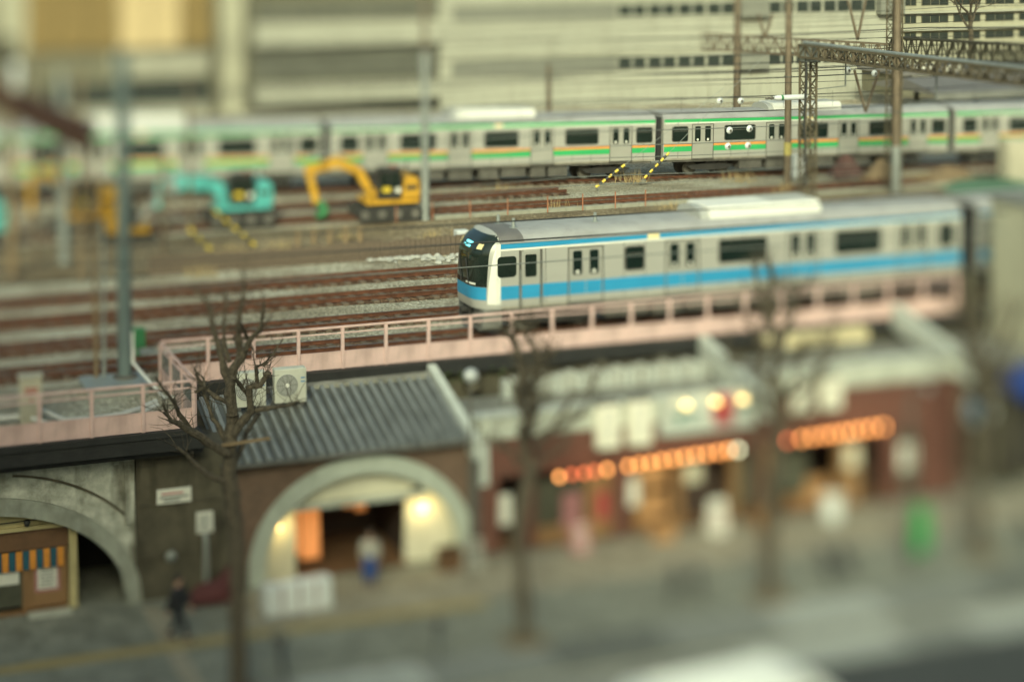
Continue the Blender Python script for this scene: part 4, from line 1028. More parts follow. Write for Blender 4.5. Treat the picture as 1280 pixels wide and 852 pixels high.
def make_tree(label, loc, rz, mirror, sc_, seed, twigs=150, support=False, zs=1.0):
    o, L = limbs3d(); q = random.Random(seed)
    t = thing('bare_tree', label, 'tree', loc, 0, 'bare pollarded street trees')
    mtx = Matrix.Rotation(rz, 3, 'Z') @ Matrix.Diagonal(((-1 if mirror else 1) * sc_, sc_, sc_ * zs))
    tips = []; tr_ = MB(); li = MB()
    for k, (pts, r0, r1) in enumerate(L):
        pts = [mtx @ p for p in pts]
        if seed: pts = [pts[0]] + [p + Vector((q.gauss(0, .1), q.gauss(0, .1), q.gauss(0, .08))) for p in pts[1:]]
        # subdivide with wobble and knots
        P = [pts[0]]; Rr = [r0]
        n = len(pts)
        for i in range(n - 1):
            a, b = pts[i], pts[i + 1]; m = max(2, int((b - a).length / .22))
            for j in range(1, m + 1):
                f = (i + j / m) / (n - 1); p = a.lerp(b, j / m)
                rr = (r0 + (r1 - r0) * f) * (1 + .12 * q.uniform(-1, 1)) * (1.22 if j == m and k else 1)
                if j < m: p += Vector((q.gauss(0, .015), q.gauss(0, .015), q.gauss(0, .01)))
                P.append(p); Rr.append(rr * sc_ * (1.0 if k else .98))
                if f > .3 and k: tips.append((p, (b - a).normalized(), rr))
        if k == 0:
            Rr[0] *= 1.5; Rr[1] *= 1.2; tr_.tube(P, Rr, 12)
        else: li.tube(P, Rr, 8)
        # pollard knob at the end
        if k and q.random() < .7: li.lathe([(.01, -r1 * 1.2), (r1 * 1.7, -r1 * .6), (r1 * 1.9, r1 * .4), (.01, r1 * 1.6)], P[-1], 8)
    trunk = tr_.build('trunk', 'bark', t, smooth=True)
    li.build('limbs', 'bark', t, smooth=True)
    tw = MB()
    for i in range(twigs):
        p, d, rr = q.choice(tips)
        d = (d * .7 + Vector((q.gauss(0, .7), q.gauss(0, .7), q.gauss(.45, .5)))).normalized()
        ln = q.uniform(.25, .95); pts = [p]; 
        for j in range(3):
            d = (d + Vector((q.gauss(0, .22), q.gauss(0, .22), q.gauss(.06, .16)))).normalized(); pts.append(pts[-1] + d * ln / 3)
        r = q.uniform(.006, .013); tw.tube(pts, [r * 1.2, r, r * .7, r * .35], 4, cap=False)
        if q.random() < .5:
            e = pts[2]; d2 = (d + Vector((q.gauss(0, .6), q.gauss(0, .6), q.gauss(0, .4)))).normalized()
            tw.tube([e, e + d2 * .15, e + d2 * .32 + Vector((0, 0, .04))], [r * .7, r * .5, r * .25], 4, cap=False)
    tag(tw.build('twigs', 'bark', t), kind='stuff')
    if support:
        MB().bar((-.45, -.25, 6.86), (.85, -.25, 6.92), .075).build('support_bar', 'wood_pole', t)
    MB().box(-.6, .6, -.6, .6, .012, .03).build('tree_pit', 'dirt', t)
    return t
o1 = on(298, 870, ST)
make_tree('nearest bare pollarded tree, tallest in view, in front of the air conditioners', (o1.x, o1.y, ST), 0, False, 1.0, 0, 330, True)
make_tree('second bare tree from the left, before the red brick restaurant row', (19.93, 49.9, ST), R(35), True, .93, 5, 520, zs=.88)
make_tree('third bare tree from the left, before the pub lanterns', (28.15, 50.3, ST), R(160), False, .96, 8, 560, zs=.95)
make_tree('farthest bare street tree, right of the green banner', (36.42, 51.3, ST), R(250), True, .9, 13, 300, zs=.85)

# posts, signs at the kerb
gp = thing('street_lamp', 'dark slim street post carrying a green banner', 'lamp post', (33.6, 51.2, ST))
MB().tube([(0, 0, 0), (0, 0, .5), (0, 0, 5.6)], [.11, .085, .07], 10).build('pole', 'under_grey', gp, smooth=True)
MB().tube([(0, 0, 5.55), (0, -.4, 5.9), (0, -.9, 5.95)], .04, 8).build('arm', 'under_grey', gp, smooth=True)
MB().lathe([(.04, .1), (.16, .0), (.12, -.06)], (0, -.95, 5.9), 12).build('lamp_head', 'galvanised', gp)
MB().grid(lambda u, v: (.14 + .62 * u * (1 - .25 * (2 * v - 1) ** 2), .04 * math.sin(4 * u + 2 * v), .35 + 1.55 * v), 8, 10).build('banner', 'green_sign', gp, smooth=True)
rs = thing('round_sign', 'round blue and white road sign on a post at right', 'sign', (37.0, 52.4, ST))
MB().tube([(0, 0, 0), (0, 0, 4.75)], .06, 8).build('post', 'under_grey', rs)
MB().lathe([(.62, 0), (.62, .03)], (0, -.1, 4.45), 24, 'y').build('disc', 'flashing', rs)
MB().lathe([(.46, 0), (.46, .006)], (.0, -.107, 4.45), 24, 'y').build('disc_face', 'print_blue', rs)
MB().box(-.06, .06, -.115, -.108, 4.2, 4.7).build('symbol', 'paper', rs)
lb = thing('mirror_lamp', 'white round globe lamp behind the second tree', 'lamp', (20.3, 55.3, ST))
MB().tube([(0, 0, 0), (0, 0, 6.2)], .045, 8).build('post', 'under_grey', lb)
MB().lathe([(.05, -.24), (.2, -.16), (.26, 0), (.2, .16), (.05, .24)], (0, 0, 6.35), 16).build('globe', 'grey_globe', lb, smooth=True)

# unseen tower added behind the camera so its shade darkens the street's left end
tw_ = thing('shade_tower', 'unseen tower added behind the camera to shade the left of the street', 'building', (0, 0, 0))
MB().box(-70, 130, -30, .7, ST - .1, 13.8).build('podium', 'office_pale', tw_)
MB().box(-90, -23, -36, -6, 13.801, 52).build('wall', 'office_pale', tw_)
for k in range(9): MB().box(-89, -24, -5.999, -5.9, 15.5 + k * 4, 17.5 + k * 4).build('window_band', 'office_glass', tw_)
# beige block at the right edge with blue awning
rb_ = thing('corner_building', 'plain beige building block at the right edge with blue awning', 'building', (0, 0, 0))
MB().box(43.5, 54, 56.6, 61.0, -1.2, 4.15).build('wall', 'beige_block', rb_, bevel=.05)
MB().box(43.4, 54, 56.5, 61.1, 4.151, 4.25).build('roof', 'roof_flat', rb_)
MB().box(40.95, 54, 57.3, 60.8, ST, -1.21).build('ground_floor', 'dark_concrete', rb_)
MB().box(40.9, 43.18, 57.0, 61.0, -1.2, -1.05).build('low_roof', 'roof_flat', rb_)
MB().box(41.2, 53, 57.2, 57.29, -5.3, -2.3).build('shop_front', 'dark_void', rb_)
MB().prism([(55.9, -1.75), (57.28, -1.22), (57.28, -1.9), (55.9, -2.2)], 41.3, 48).build('awning', 'blue_tarp', rb_)
for x in (41.35, 44.5, 47.7): MB().box(x, x + .25, 56.7, 57.0, ST, -1.21).build('column', 'dark_concrete', rb_)
for (a, z) in ((44.5, 1.6), (47.5, 1.6)):
    wf = MB().box(a, a + 1.4, 56.56, 56.599, z, z + 1.3).build('window', 'under_grey', rb_); MB().box(a + .06, a + 1.34, 56.55, 56.559, z + .06, z + 1.24).build('pane', 'office_glass', wf)
one(MB().box(42.5, 43.08, 61.0, 61.6, -1.3, 1.3), 'gap_shade_box', 'truss_dark', 'dark box standing in for the shaded gap where the long pink railing ends', 'cabinet')  # dark colour put in for the shaded gap beside the corner building

# ------------------------------------------------------------------ van on the road
vn = thing('white_van', 'white van on the near road, mostly cut off by the lower edge', 'van', (21.9, 40.9, ST - .13), R(2)); vn.scale = (1.3, 1.15, 1.08)
prof = [(-2.35, .45), (-2.3, 1.1), (-2.2, 1.85), (-1.95, 2.05), (1.1, 2.08), (1.55, 1.9), (2.05, 1.25), (2.4, 1.1), (2.5, .5)]
MB().prism(prof, -.86, .86, 'y').build('body', 'van_white', vn, bevel=.06, smooth=True)
MB().prism([(1.22, 2.0), (1.60, 1.84), (2.03, 1.28), (1.9, 1.3)], -.74, .74, 'y').build('windscreen', 'cab_glass', vn)
for s in (-1, 1):
    for (a, b) in ((-2.0, -.9), (-.8, .3), (.4, 1.35)): MB().box(a, b, *sorted((s * .861, s * .868)), 1.25, 1.80).build('side_window', 'cab_glass', vn)
    for x in (-1.55, 1.55): MB().lathe([(.1, -.1), (.33, -.1), (.33, .1), (.1, .1)], (x, s * .78, .33), 18, 'y').build('wheel', 'rubber', vn)
    MB().box(2.35, 2.47, *sorted((s * .5, s * .8)), .75, .95).build('headlight', 'porcelain', vn); MB().box(-2.36, -2.31, *sorted((s * .65, s * .82)), .8, 1.3).build('tail_light', 'tail_red', vn)
for i in range(5): MB().box(-1.7, 1.0, -.6 + i * .3 - .03, -.6 + i * .3 + .03, 2.06, 2.10).build('roof_rib', 'van_white', vn)

# ------------------------------------------------------------------ excavators
def excavator(label, loc, rz, c, boom, arm, bucket, bc, L=1.0, boomc=None):
    t = thing('excavator', label, 'excavator', loc, rz, 'excavators working between the tracks')
    for s in (-1, 1):
        pts = []
        for k in range(9): a = R(90 + 180 * k / 8); pts.append((-1.25 + .36 * math.cos(a), .38 + .36 * math.sin(a)))
        for k in range(9): a = R(-90 + 180 * k / 8); pts.append((1.25 + .36 * math.cos(a), .38 + .36 * math.sin(a)))
        tk = MB().prism(pts, *sorted((s * .70, s * 1.15)), axis='y').build('crawler_track', 'track_black', t)
        for x in (-1.25, -.4, .4, 1.25): MB().lathe([(.05, 0), (.22, 0), (.22, .03)], (x, s * 1.151 - (.03 if s < 0 else 0), .36), 12, 'y').build('roller', 'under_grey', tk)
    MB().box(-.9, .9, -.69, .69, .3, .62).lathe([(.6, .62), (.6, .8)], (0, 0, 0), 18).build('undercarriage', 'track_black', t)
    MB().prism([(-1.15, .82), (1.45, .82), (1.5, 1.02), (-1.1, 1.05)], -1.05, 1.05, 'y').build('deck', c, t, bevel=.03)
    MB().prism([(.62, 1.06), (1.5, 1.03), (1.55, 1.5), (1.48, 2.0), (1.3, 2.12), (.85, 2.12), (.70, 1.7)], -1.04, 1.04, 'y').build('counterweight', c, t, bevel=.06)
    MB().box(-1.1, -.62, -1.02, -.3, 1.06, 1.6).build('side_tank', c, t, bevel=.05)
    cabm = MB().prism([(-.58, 1.06), (.6, 1.06), (.66, 1.6), (.6, 2.5), (-.40, 2.5), (-.62, 1.7)], -1.0, -.02, 'y').build('cab', 'under_black', t, bevel=.04)
    for (a, b, z0, z1) in ((-.48, -.02, 1.3, 2.38), (.05, .52, 1.55, 2.38)): MB().box(a, b, -1.012, -1.001, z0, z1).build('cab_pane', 'cab_glass', cabm)
    MB().box(-.35, .05, -1.02, -1.013, 1.42, 1.66).build('sticker', 'stripe_yellow', cabm); MB().lathe([(.14, 0), (.14, .006)], (.42, -1.02, 1.5), 14, 'y').build('sticker', 'paper', cabm)
    MB().box(-.45, .65, -1.03, .0, 2.505, 2.56).build('cab_roof', 'under_black', t); MB().lathe([(.09, 0), (.09, .12), (.03, .18)], (.3, -.5, 2.561), 10).build('beacon', 'orange_stake', t)
    boomc = boomc or c
    for k in range(len(boom) - 1):
        pass
    bm_ = MB()
    for (a, b) in zip(boom, boom[1:]): bm_.bar((a[0], .22, a[1]), (b[0], .22, b[1]), .34, a[2])
    bm_.build('boom', boomc, t, bevel=.03)
    a0, a1 = arm
    MB().bar((a0[0], .22, a0[1]), (a1[0], .22, a1[1]), .26, .34).build('arm', boomc, t, bevel=.03)
    mid = boom[len(boom) // 2]
    MB().tube([(boom[0][0], .22, boom[0][1] + .3), (mid[0] + .1, .22, mid[1] + .32)], .07, 8).tube([(mid[0], .22, mid[1] + .42), (a0[0] - .05, .22, a0[1] + .35)], .06, 8).build('hydraulic_ram', 'boom_grey', t)
    hs = MB()
    for dy in (.02, .1): hs.tube([(-.3, .22 + dy, 1.9), (boom[1][0], .22 + dy, boom[1][1] + .42), (mid[0], .22 + dy, mid[1] + .38), (a0[0] + .3, .22 + dy, a0[1] + .28)], .025, 5)
    hs.build('hydraulic_hose', 'rubber', t)
    MB().tube([(1.2, .5, 2.1), (1.2, .5, 2.55), (1.26, .5, 2.62)], .05, 8).build('exhaust', 'under_black', t)
    MB().box(.8, 1.35, -1.052, -1.041, 1.5, 1.72).build('name_decal', 'under_black', t)
    bx, bz = bucket
    MB().prism([(bx - .1, bz + .35), (bx + .35, bz + .4), (bx + .55, bz), (bx + .35, bz - .35), (bx - .05, bz - .4), (bx + .15, bz)], -.12, .56, 'y').build('bucket', bc, t, bevel=.02)
    return t
z_ = -.1
excavator('yellow excavator with black cab, beside the grey pole', (28.3, 89.3, z_), R(-4), 'yellow', [(-.7, 1.3, .42), (-1.3, 2.4, .48), (-2.3, 2.8, .46), (-3.75, 2.5, .4)], ((-3.8, 2.75), (-3.35, .8)), (-3.35, .55), 'green_paint')
excavator('cyan excavator with its thick boom held level, left of the yellow one', (21.2, 90.2, z_), R(-3), 'cyan', [(-.7, 1.5, .66), (-1.2, 1.95, .74), (-2.3, 2.12, .72), (-3.6, 2.05, .6)], ((-3.6, 2.2), (-3.85, .9)), (-3.9, .6), 'under_grey')
excavator('yellow excavator half hidden behind the left poles', (13.9, 90.4, z_), R(-5), 'yellow', [(-.6, 1.4, .4), (-1.1, 2.6, .44), (-1.7, 2.9, .4), (-2.4, 2.6, .36)], ((-2.4, 2.8), (-2.3, .9)), (-2.4, .6), 'under_grey')
excavator('yellow loader with a grey lifting boom, right of the thick post', (15.6, 87.9, z_ - .2), R(176), 'yellow', [(-.5, 1.2, .22), (-1.2, 2.2, .22), (-1.9, 3.1, .2), (-2.6, 3.9, .18)], ((-2.6, 3.9), (-3.0, 3.6)), (-3.0, 3.4), 'boom_grey', boomc='boom_grey').scale = (.72, .72, .72)
excavator('cyan excavator at the left edge, nearly out of frame', (8.5, 88.4, z_), R(0), 'cyan', [(-.7, 1.45, .5), (-1.2, 2.3, .5), (-2.2, 2.5, .45), (-3.0, 2.2, .4)], ((-3.0, 2.4), (-3.3, .9)), (-3.3, .6), 'under_grey')

# ------------------------------------------------------------------ yard clutter
for i, u in enumerate((478, 523, 570, 617, 667, 711, 752, 790)):
    p = on(u, 266 - (u - 570) * .055, -.2); p.y = min(p.y, 88.0)
    one(MB().box(p.x - .022, p.x + .022, p.y - .022, p.y + .022, -.2, .72), 'marker_stake', 'orange_stake', 'thin orange marker stake, %s from the left in the row along the far track' % ['first','second','third','fourth','fifth','sixth','seventh','eighth'][i], 'stake', 'orange marker stakes along the far track')
for i, (u, v) in enumerate(((412, 305), (432, 305), (450, 303), (372, 310), (392, 305))):
    p = on(u, v, -.1)
    one(MB().box(p.x - .10, p.x + .10, p.y - .06, p.y + .06, -.1, .62 + .1 * (i % 2)), 'wooden_stake', 'tarp_tan', 'tan wooden board standing on the dirt below the yellow excavator, %s from the left' % ['third', 'fourth', 'fifth', 'first', 'second'][i], 'stake', 'tan boards standing on the dirt bank', bevel=.01)
q = random.Random(3)
def rock(mb, p, r):
    n = 6; prof = [(.02, -r * .4), (r * q.uniform(.8, 1.1), -r * .2), (r * q.uniform(.7, 1), r * .3), (.02, r * .6)]
    mb.lathe(prof, p, n)
rub = MB()
for i in range(130):
    p = on(q.uniform(455, 592), q.gauss(321, 3.5), -.12); rock(rub, (p.x, min(p.y, 79.2), -.14), q.uniform(.05, .17))
tag(rub.build('white_rubble', 'rubble'), 'heap of broken white rubble below the dirt bank by the train nose', 'rubble', kind='stuff')
for i, (u, v, c_, lab) in enumerate(((372, 326, 'concrete', 'grey concrete block left of the white rubble'), (448, 323, 'dark_concrete', 'dark flat concrete block amid the white rubble'), (577, 305, 'porcelain', 'small white plastic block behind the train nose'))):
    p = on(u, v, -.2); one(MB().box(p.x - .5 + .2 * (i == 2), p.x + .5 - .2 * (i == 2), p.y - .25, p.y + .25, -.25, .2 + .25 * (i == 2)), 'concrete_block' if i < 2 else 'plastic_block', c_, lab, 'block', bevel=.03)
gr = MB()
for cu, cv, n in ((790, 226, 40), (925, 226, 50), (620, 238, 12), (840, 262, 30), (430, 300, 50), (350, 315, 40), (290, 320, 50), (700, 262, 20), (540, 300, 50), (250, 345, 30), (980, 240, 40), (1150, 226, 40)):
    for i in range(n):
        p = on(cu + q.gauss(0, 10), cv + q.gauss(0, 1.6), -.2); h = q.uniform(.18, .75); dx, dy = q.gauss(0, .14), q.gauss(0, .14)
        gr.poly([(p.x - .02, p.y, -.25), (p.x + .02, p.y, -.25), (p.x + dx, p.y + dy, -.2 + h)])
        gr.poly([(p.x, p.y - .02, -.25), (p.x, p.y + .02, -.25), (p.x + dx * 1.4, p.y - dy, -.2 + h * .8)])
tag(gr.build('dry_grass', 'dry_grass'), kind='stuff')
we = MB()
for cu, n in ((395, 30), (450, 60), (466, 30), (520, 20), (580, 30), (560, 16), (630, 20)):
    for i in range(n):
        p = at(cu + q.gauss(0, 7), 478, 61.1); z = q.uniform(-1.0, -.62); s = q.uniform(.03, .08); x = p.x + q.gauss(0, .1); y = 61.1 + q.uniform(-.15, .15)
        we.poly([(x - s, y, z), (x, y - s, z + s * .5), (x + s, y, z + s), (x, y + s, z + s * .4)])
tag(we.build('weeds', 'weed'), kind='stuff')
def heap(label, u, v, m, w_, h, name='tarp_heap', cat='tarp', z0=-.25):
    p = on(u, v, z0); qq = random.Random(u)
    mb = MB().grid(lambda a, b: (p.x + (a - .5) * w_, p.y + (b - .5) * w_ * .7, z0 + h * max(0, math.sin(math.pi * a) * math.sin(math.pi * b)) ** .6 * (1 + .25 * math.sin(9 * a + 5 * b)) + qq.uniform(0, .05)), 14, 10)
    return one(mb, name, m, label, cat, smooth=True)
heap('tan tarp covered heap between the two masts behind the blue train', 1100, 226, 'tarp_tan', 2.0, 1.0)
heap('wide tan earth heap right of the grey post', 1185, 226, 'tarp_tan', 3.4, .7)
heap('reddish tarp covered heap left of the tan one', 1056, 220, 'dull_red', 2.0, 1.0)
heap('green safety netting spread on the ground at right', 1240, 236, 'net_green', 6.5, .45, 'safety_net', 'netting')
p = on(997, 222, -.2); one(MB().box(p.x - .35, p.x + .35, p.y - .3, p.y + .3, -.2, 1.1), 'equipment_box', 'porcelain', 'white trackside equipment box by the lattice mast', 'cabinet', bevel=.03)
p = on(1268, 230, -.2); one(MB().box(p.x - .8, p.x + .8, p.y - .5, p.y + .5, -.2, 2.3), 'equipment_hut', 'cabinet_beige', 'beige trackside hut at the right edge', 'hut', bevel=.04)

# ------------------------------------------------------------------ masts, gantries, wires
def pole(name, label, cat, x, y, z0, z1, r0, r1, m, group=None):
    t = thing(name, label, cat, (x, y, z0), group=group)
    MB().tube([(0, 0, 0), (0, 0, (z1 - z0) * .5), (0, 0, z1 - z0)], [r0, (r0 + r1) / 2, r1], 14).build('shaft', m, t, smooth=True)
    MB().lathe([(r0 * 1.7, 0), (r0 * 1.7, .05), (r0 * 1.1, .08)], (0, 0, 0), 14).build('flange', 'under_grey', t)
    for h in (.42, .71): MB().lathe([(r0 * 1.12, (z1 - z0) * h), (r0 * 1.12, (z1 - z0) * h + .08)], (0, 0, 0), 12).build('clamp', 'under_grey', t)
    return t
pole('steel_pole', 'thick grey green steel post standing behind the left pink railing', 'pole', 10.72, 61.55, .13, 10.7, .235, .22, 'pole_steel')
pole('thin_pipe', 'thin tan pipe left of the thick steel post, left one of two', 'pipe', 9.85, 61.9, -.25, 7.4, .07, .06, 'wood_pole')
pole('thin_pipe', 'thin grey pipe left of the thick steel post, right one of two', 'pipe', 10.1, 61.85, -.25, 5.2, .06, .06, 'galvanised')
pole('concrete_pole', 'pale grey pole in the yard between the left edge and the thick post', 'pole', 11.85, 82.6, -.2, 8.2, .22, .17, 'galvanised')
pole('wooden_pole', 'brown wooden pole near the left edge', 'pole', 9.5, 80.8, -.2, 8.5, .2, .15, 'wood_pole')
gb_ = on(172, 446, -.25)
one(MB().box(gb_.x - .25, gb_.x + .25, gb_.y - .15, gb_.y + .15, .1, .75).box(gb_.x - .05, gb_.x + .05, gb_.y - .05, gb_.y + .05, -.25, .099), 'signal_box', 'green_paint', 'small green trackside box just right of the thick steel post', 'box')
pole('yard_post', 'slim olive post between the thick post and the cyan excavator', 'pole', 15.95, 81.75, -.2, 4.6, .13, .11, 'brown_steel')
pole('yard_post', 'slim dark post at the far left of the yard, left of the pale grey pole', 'pole', on(45, 340, -.2).x, on(45, 340, -.2).y, -.2, 9, .1, .08, 'brown_steel')
pole('yard_post', 'slim tan post between the pale grey pole and the thin pipes', 'pole', on(102, 352, -.2).x, on(102, 352, -.2).y, -.2, 8.4, .1, .08, 'wood_pole')
pole('yard_post', 'slim dark post behind the cyan excavator', 'pole', on(238, 300, -.2).x, on(238, 300, -.2).y, -.2, 7.5, .1, .08, 'brown_steel')
td_ = at(6, 66, 80.5); one(MB().lathe([(.1, -.75), (.42, -.7), (.42, .6), (.1, .7)], td_, 14), 'transformer_drum', 'truss_dark', 'dark drum shaped transformer high on the left edge', 'transformer', smooth=True)
pole('grey_pole', 'pale grey mast right beside the yellow excavator', 'pole', 30.0, 88.15, -.2, 8.1, .21, .18, 'galvanised')
pole('brown_mast', 'brown mast with yellow band standing in front of the green train', 'pole', 52.3, 92.0, -.2, 14, .2, .17, 'brown_steel')
pole('brown_mast', 'brown mast rising behind the green train roof', 'pole', 56.2, 105.2, -.3, 15, .24, .2, 'brown_steel')
pole('brown_mast', 'thin brown mast behind the green train, above the middle car', 'pole', at(686, 137, 106).x, 106, -.3, 5.6, .17, .15, 'brown_steel')
pole('grey_mast', 'dark upper, pale lower mast just right of the lattice gantry', 'pole', 56.2, 87.3, -.2, 10.2, .24, .2, 'brown_steel')
MB().tube([(0, 0, .1), (0, 0, 2.6)], .255, 14).build('pale_sleeve', 'galvanised', [o for o in bpy.data.objects if o.name.startswith('grey_mast')][0])
MB().tube([(0, 0, 1.7), (0, 0, 2.4)], .22, 14).build('yellow_band', 'pale_yellow', [o for o in bpy.data.objects if o.name == 'brown_mast'][0])
def lattice(mb, a, b, w_, n, r=.035):
    a = Vector(a); b = Vector(b); d = (b - a)
    t = d.normalized(); up = Vector((0, 0, 1)) if abs(t.z) < .9 else Vector((0, 1, 0))
    sx = t.cross(up).normalized() * w_[0] / 2; sy = sx.cross(t).normalized() * w_[1] / 2
    cs = [sx + sy, sx - sy, -sx - sy, -sx + sy]
    for c in cs: mb.bar(a + c, b + c, r * 2)
    for i in range(n):
        p = a + d * (i / n); q_ = a + d * ((i + 1) / n)
        for k in range(4):
            c0, c1 = cs[k], cs[(k + 1) % 4]
            mb.bar(p + (c0 if i % 2 else c1), q_ + (c1 if i % 2 else c0), r * 1.1); mb.bar(p + c0, p + c1, r)
    return mb
def gantry(label, posts, A, B, w_, n, m, pipe=False, r=.04):
    t = thing('overhead_gantry', label, 'gantry')
    lattice(MB(), A, B, w_, n, r).build('truss_beam', m, t)
    for (x, y, z0, z1, s) in posts:
        lattice(MB(), (x, y, z0), (x, y, z1), (s, s), int((z1 - z0) / s / .9), .045).build('lattice_post', m if not pipe else 'truss_brown', t)
        MB().box(x - s * .7, x + s * .7, y - s * .7, y + s * .7, z0 - .25, z0 - .001).build('footing', 'concrete', t)
    if pipe:
        o = Vector((-.1, 0, w_[1] / 2 + .1))
        MB().tube([Vector(A) + o, Vector(A).lerp(Vector(B), .35) + o + Vector((0, 0, -.04)), Vector(A).lerp(Vector(B), .7) + o + Vector((0, 0, -.02)), Vector(B) + o], .10, 10).build('cable_pipe', 'galvanised', t, smooth=True)
    return t
g1 = gantry('near lattice gantry with pale pipe along its top, right of centre', [(50.05, 86.0, 0, 7.55, .62)], (50.05, 86.3, 7.72), (50.05, 60.0, 8.05), (.8, .62), 40, 'truss_brown', True, .055)
MB().box(49.7, 50.4, 85.6, 86.4, 7.2, 8.0).build('post_head', 'galvanised', g1)
cbm = MB(); pts = [(49.72, 85.62, 7.9)] + [(49.70 + .05 * math.sin(i), 85.66, 7.6 - i * .75) for i in range(10)]; cbm.tube(pts, .06, 8).build('black_cable', 'wire_black', g1, smooth=True)
L0 = at(880, 52, 100); R0 = at(1112, 66, 88)
g2 = gantry('far thin brown gantry truss crossing the brown mast', [], L0, R0, (.5, .9), 26, 'brown_steel', False, .035)
xl, yl = R0.x + .3, R0.y
lattice(MB(), (xl, yl, -.2), (xl, yl, 10.5), (.6, .6), 22, .03).build('lattice_post', 'truss_brown', g2)
MB().box(xl - .45, xl + .45, yl - .45, yl + .45, 6.6, 7.3).build('junction_box', 'galvanised', g2)
for (u, v0, v1, du) in ((1068, 88, 140, 14), (1082, 0, 50, -10), (948, 18, 48, 8)):
    a = at(u, v0, 92); b = at(u + du, v1, 92); c = at(u + 2.2 * du, v0, 92)
    MB().bar(a, b, .11).bar(c, b, .11).build('drop_bracket', 'brown_steel', g2)
A3 = at(1118, 58, 91); B3 = at(1330, 72, 74)
gantry('wide dark gantry truss at the upper right', [], A3, B3, (.9, .95), 30, 'truss_dark', False, .05)
A4 = at(-30, 105, 86); B4 = at(112, 172, 72)
g4 = gantry('blurred rust red gantry beam at the upper left', [], A4, B4, (.5, .75), 18, 'rust_red', False, .09)
MB().bar(A4, B4, .12, .5).build('web_plate', 'rust_red', g4)
ins = at(20, 96, 78); one(MB().lathe([(.05, -.6), (.16, -.4), (.2, 0), (.16, .4), (.05, .6)], ins, 12), 'insulator', 'porcelain', 'fat white insulator hanging at the upper left edge', 'insulator', smooth=True)
for f in (.15, .45, .75):
    p = Vector((50.05, 86.3, 7.4)).lerp(Vector((50.05, 60, 7.7)), f)
    MB().bar(p, p + Vector((0, 0, -1.2)), .06).bar(p + Vector((0, 0, -1.2)), p + Vector((-1.6, 0, -1.3)), .045).build('cantilever', 'wire_grey', g1)
# insulators
imb = None
def insul(u, v, Y, label, r=.20):
    global imb
    p = at(u, v, Y)
    t = thing('insulator', label, 'insulator', p, 0, 'white disc insulators on the wires before the green train')
    if imb is None: imb = MB().lathe([(.04, -.12), (.10, -.10), (.165, -.05), (.195, .0), (.18, .03), (.10, .05), (.05, .14)], (0, 0, 0), 18, 'y').build('disc', 'porcelain', t, smooth=True)
    else: link('disc', imb.data, t)
    MB().lathe([(.06, -.17), (.075, -.14), (.06, -.121)], (0, 0, 0), 10, 'y').build('cap', 'under_grey', t)
    return t
for i, (u, v) in enumerate(((912, 163), (937, 161), (910, 183), (935, 182), (900, 126), (926, 126), (1060, 88), (1093, 92))):
    insul(u, v, 92.0, ['upper left white disc insulator before the green car window', 'upper right white disc insulator before the green car window', 'lower left white disc insulator before the orange stripe of the green train', 'lower right white disc insulator before the orange stripe of the green train', 'white disc insulator above the green train roof, left of a pair by the brown mast', 'white disc insulator above the green train roof, right of a pair by the brown mast', 'white disc insulator under the pipe gantry, left of a pair', 'white disc insulator under the pipe gantry, right of a pair'][i])
pi = thing('white_insulator_arm', 'long white cylinder insulator fixed to the lattice mast', 'insulator', at(1008, 121, 86))
MB().lathe([(.10, -1.9), (.14, -1.7), (.14, 0)], (0, 0, 0), 12, 'x').build('tube', 'porcelain', pi, smooth=True)
MB().lathe([(.02, -2.4), (.08, -2.3), (.03, -2.15), (.09, -2.05), (.05, -1.91)], (0, 0, 0), 10, 'x').build('tip', 'under_grey', pi)
MB().lathe([(.145, -1.5), (.145, -1.38)], (0, 0, 0), 12, 'x').build('green_ring', 'green_paint', pi)
# wires: long runs parallel to the tracks
def wire(label, Y, zs, r, m='wire_black', x0=-10, x1=110, group=None, sag=.12, span=25):
    pts = []
    n = 60
    for i in range(n + 1):
        x = x0 + (x1 - x0) * i / n; f = ((x - x0) / span) % 1; pts.append((x, Y, zs(x) - sag * 4 * f * (1 - f)))
    one(MB().tube(pts, r, 5), 'overhead_wire', m, label, 'wire', group)
wire('upper black wire passing over the blue train roof', 60.0, lambda x: 4.85 - .008 * x, .026, x1=70, sag=.05, span=40)
wire('thick wire crossing the upper edge of the blue train windscreen', 60.0, lambda x: 4.18 - .008 * x, .030, x1=70, sag=.04, span=40)
wire('thin grey wire crossing the middle of the blue train windscreen', 60.0, lambda x: 3.33 - .006 * x, .020, 'wire_grey', x1=70, sag=.03, span=40)
for i, (Y, z, r) in enumerate(((92, 5.0, .028), (92, 4.2, .032), (92.2, 3.3, .024), (92, 2.55, .024), (99.5, 5.2, .035), (99.5, 6.1, .03), (103, 5.3, .035), (103, 6.3, .03), (92, 6.3, .026), (106, 7.2, .035), (92.1, 1.9, .022), (92.1, .95, .024), (92.1, .5, .024))):
    wire('thin overhead wire strung across the far tracks by the green train', Y, lambda x, z=z: z, r, 'wire_black' if z > 3.4 else 'wire_grey', 10, 120, 'overhead wires across the far tracks', .22, 30)
for i in range(14):
    Y_ = 86 + (i * 5) % 21; z__ = 5.4 + .31 * i
    wire('fine overhead wire high over the far tracks under the gantries', Y_, lambda x, z=z__, i=i: z + .012 * (i % 3 - 1) * (x - 55), .016, 'wire_black', 20, 120, 'fine wires under the far gantries', .15, 24)
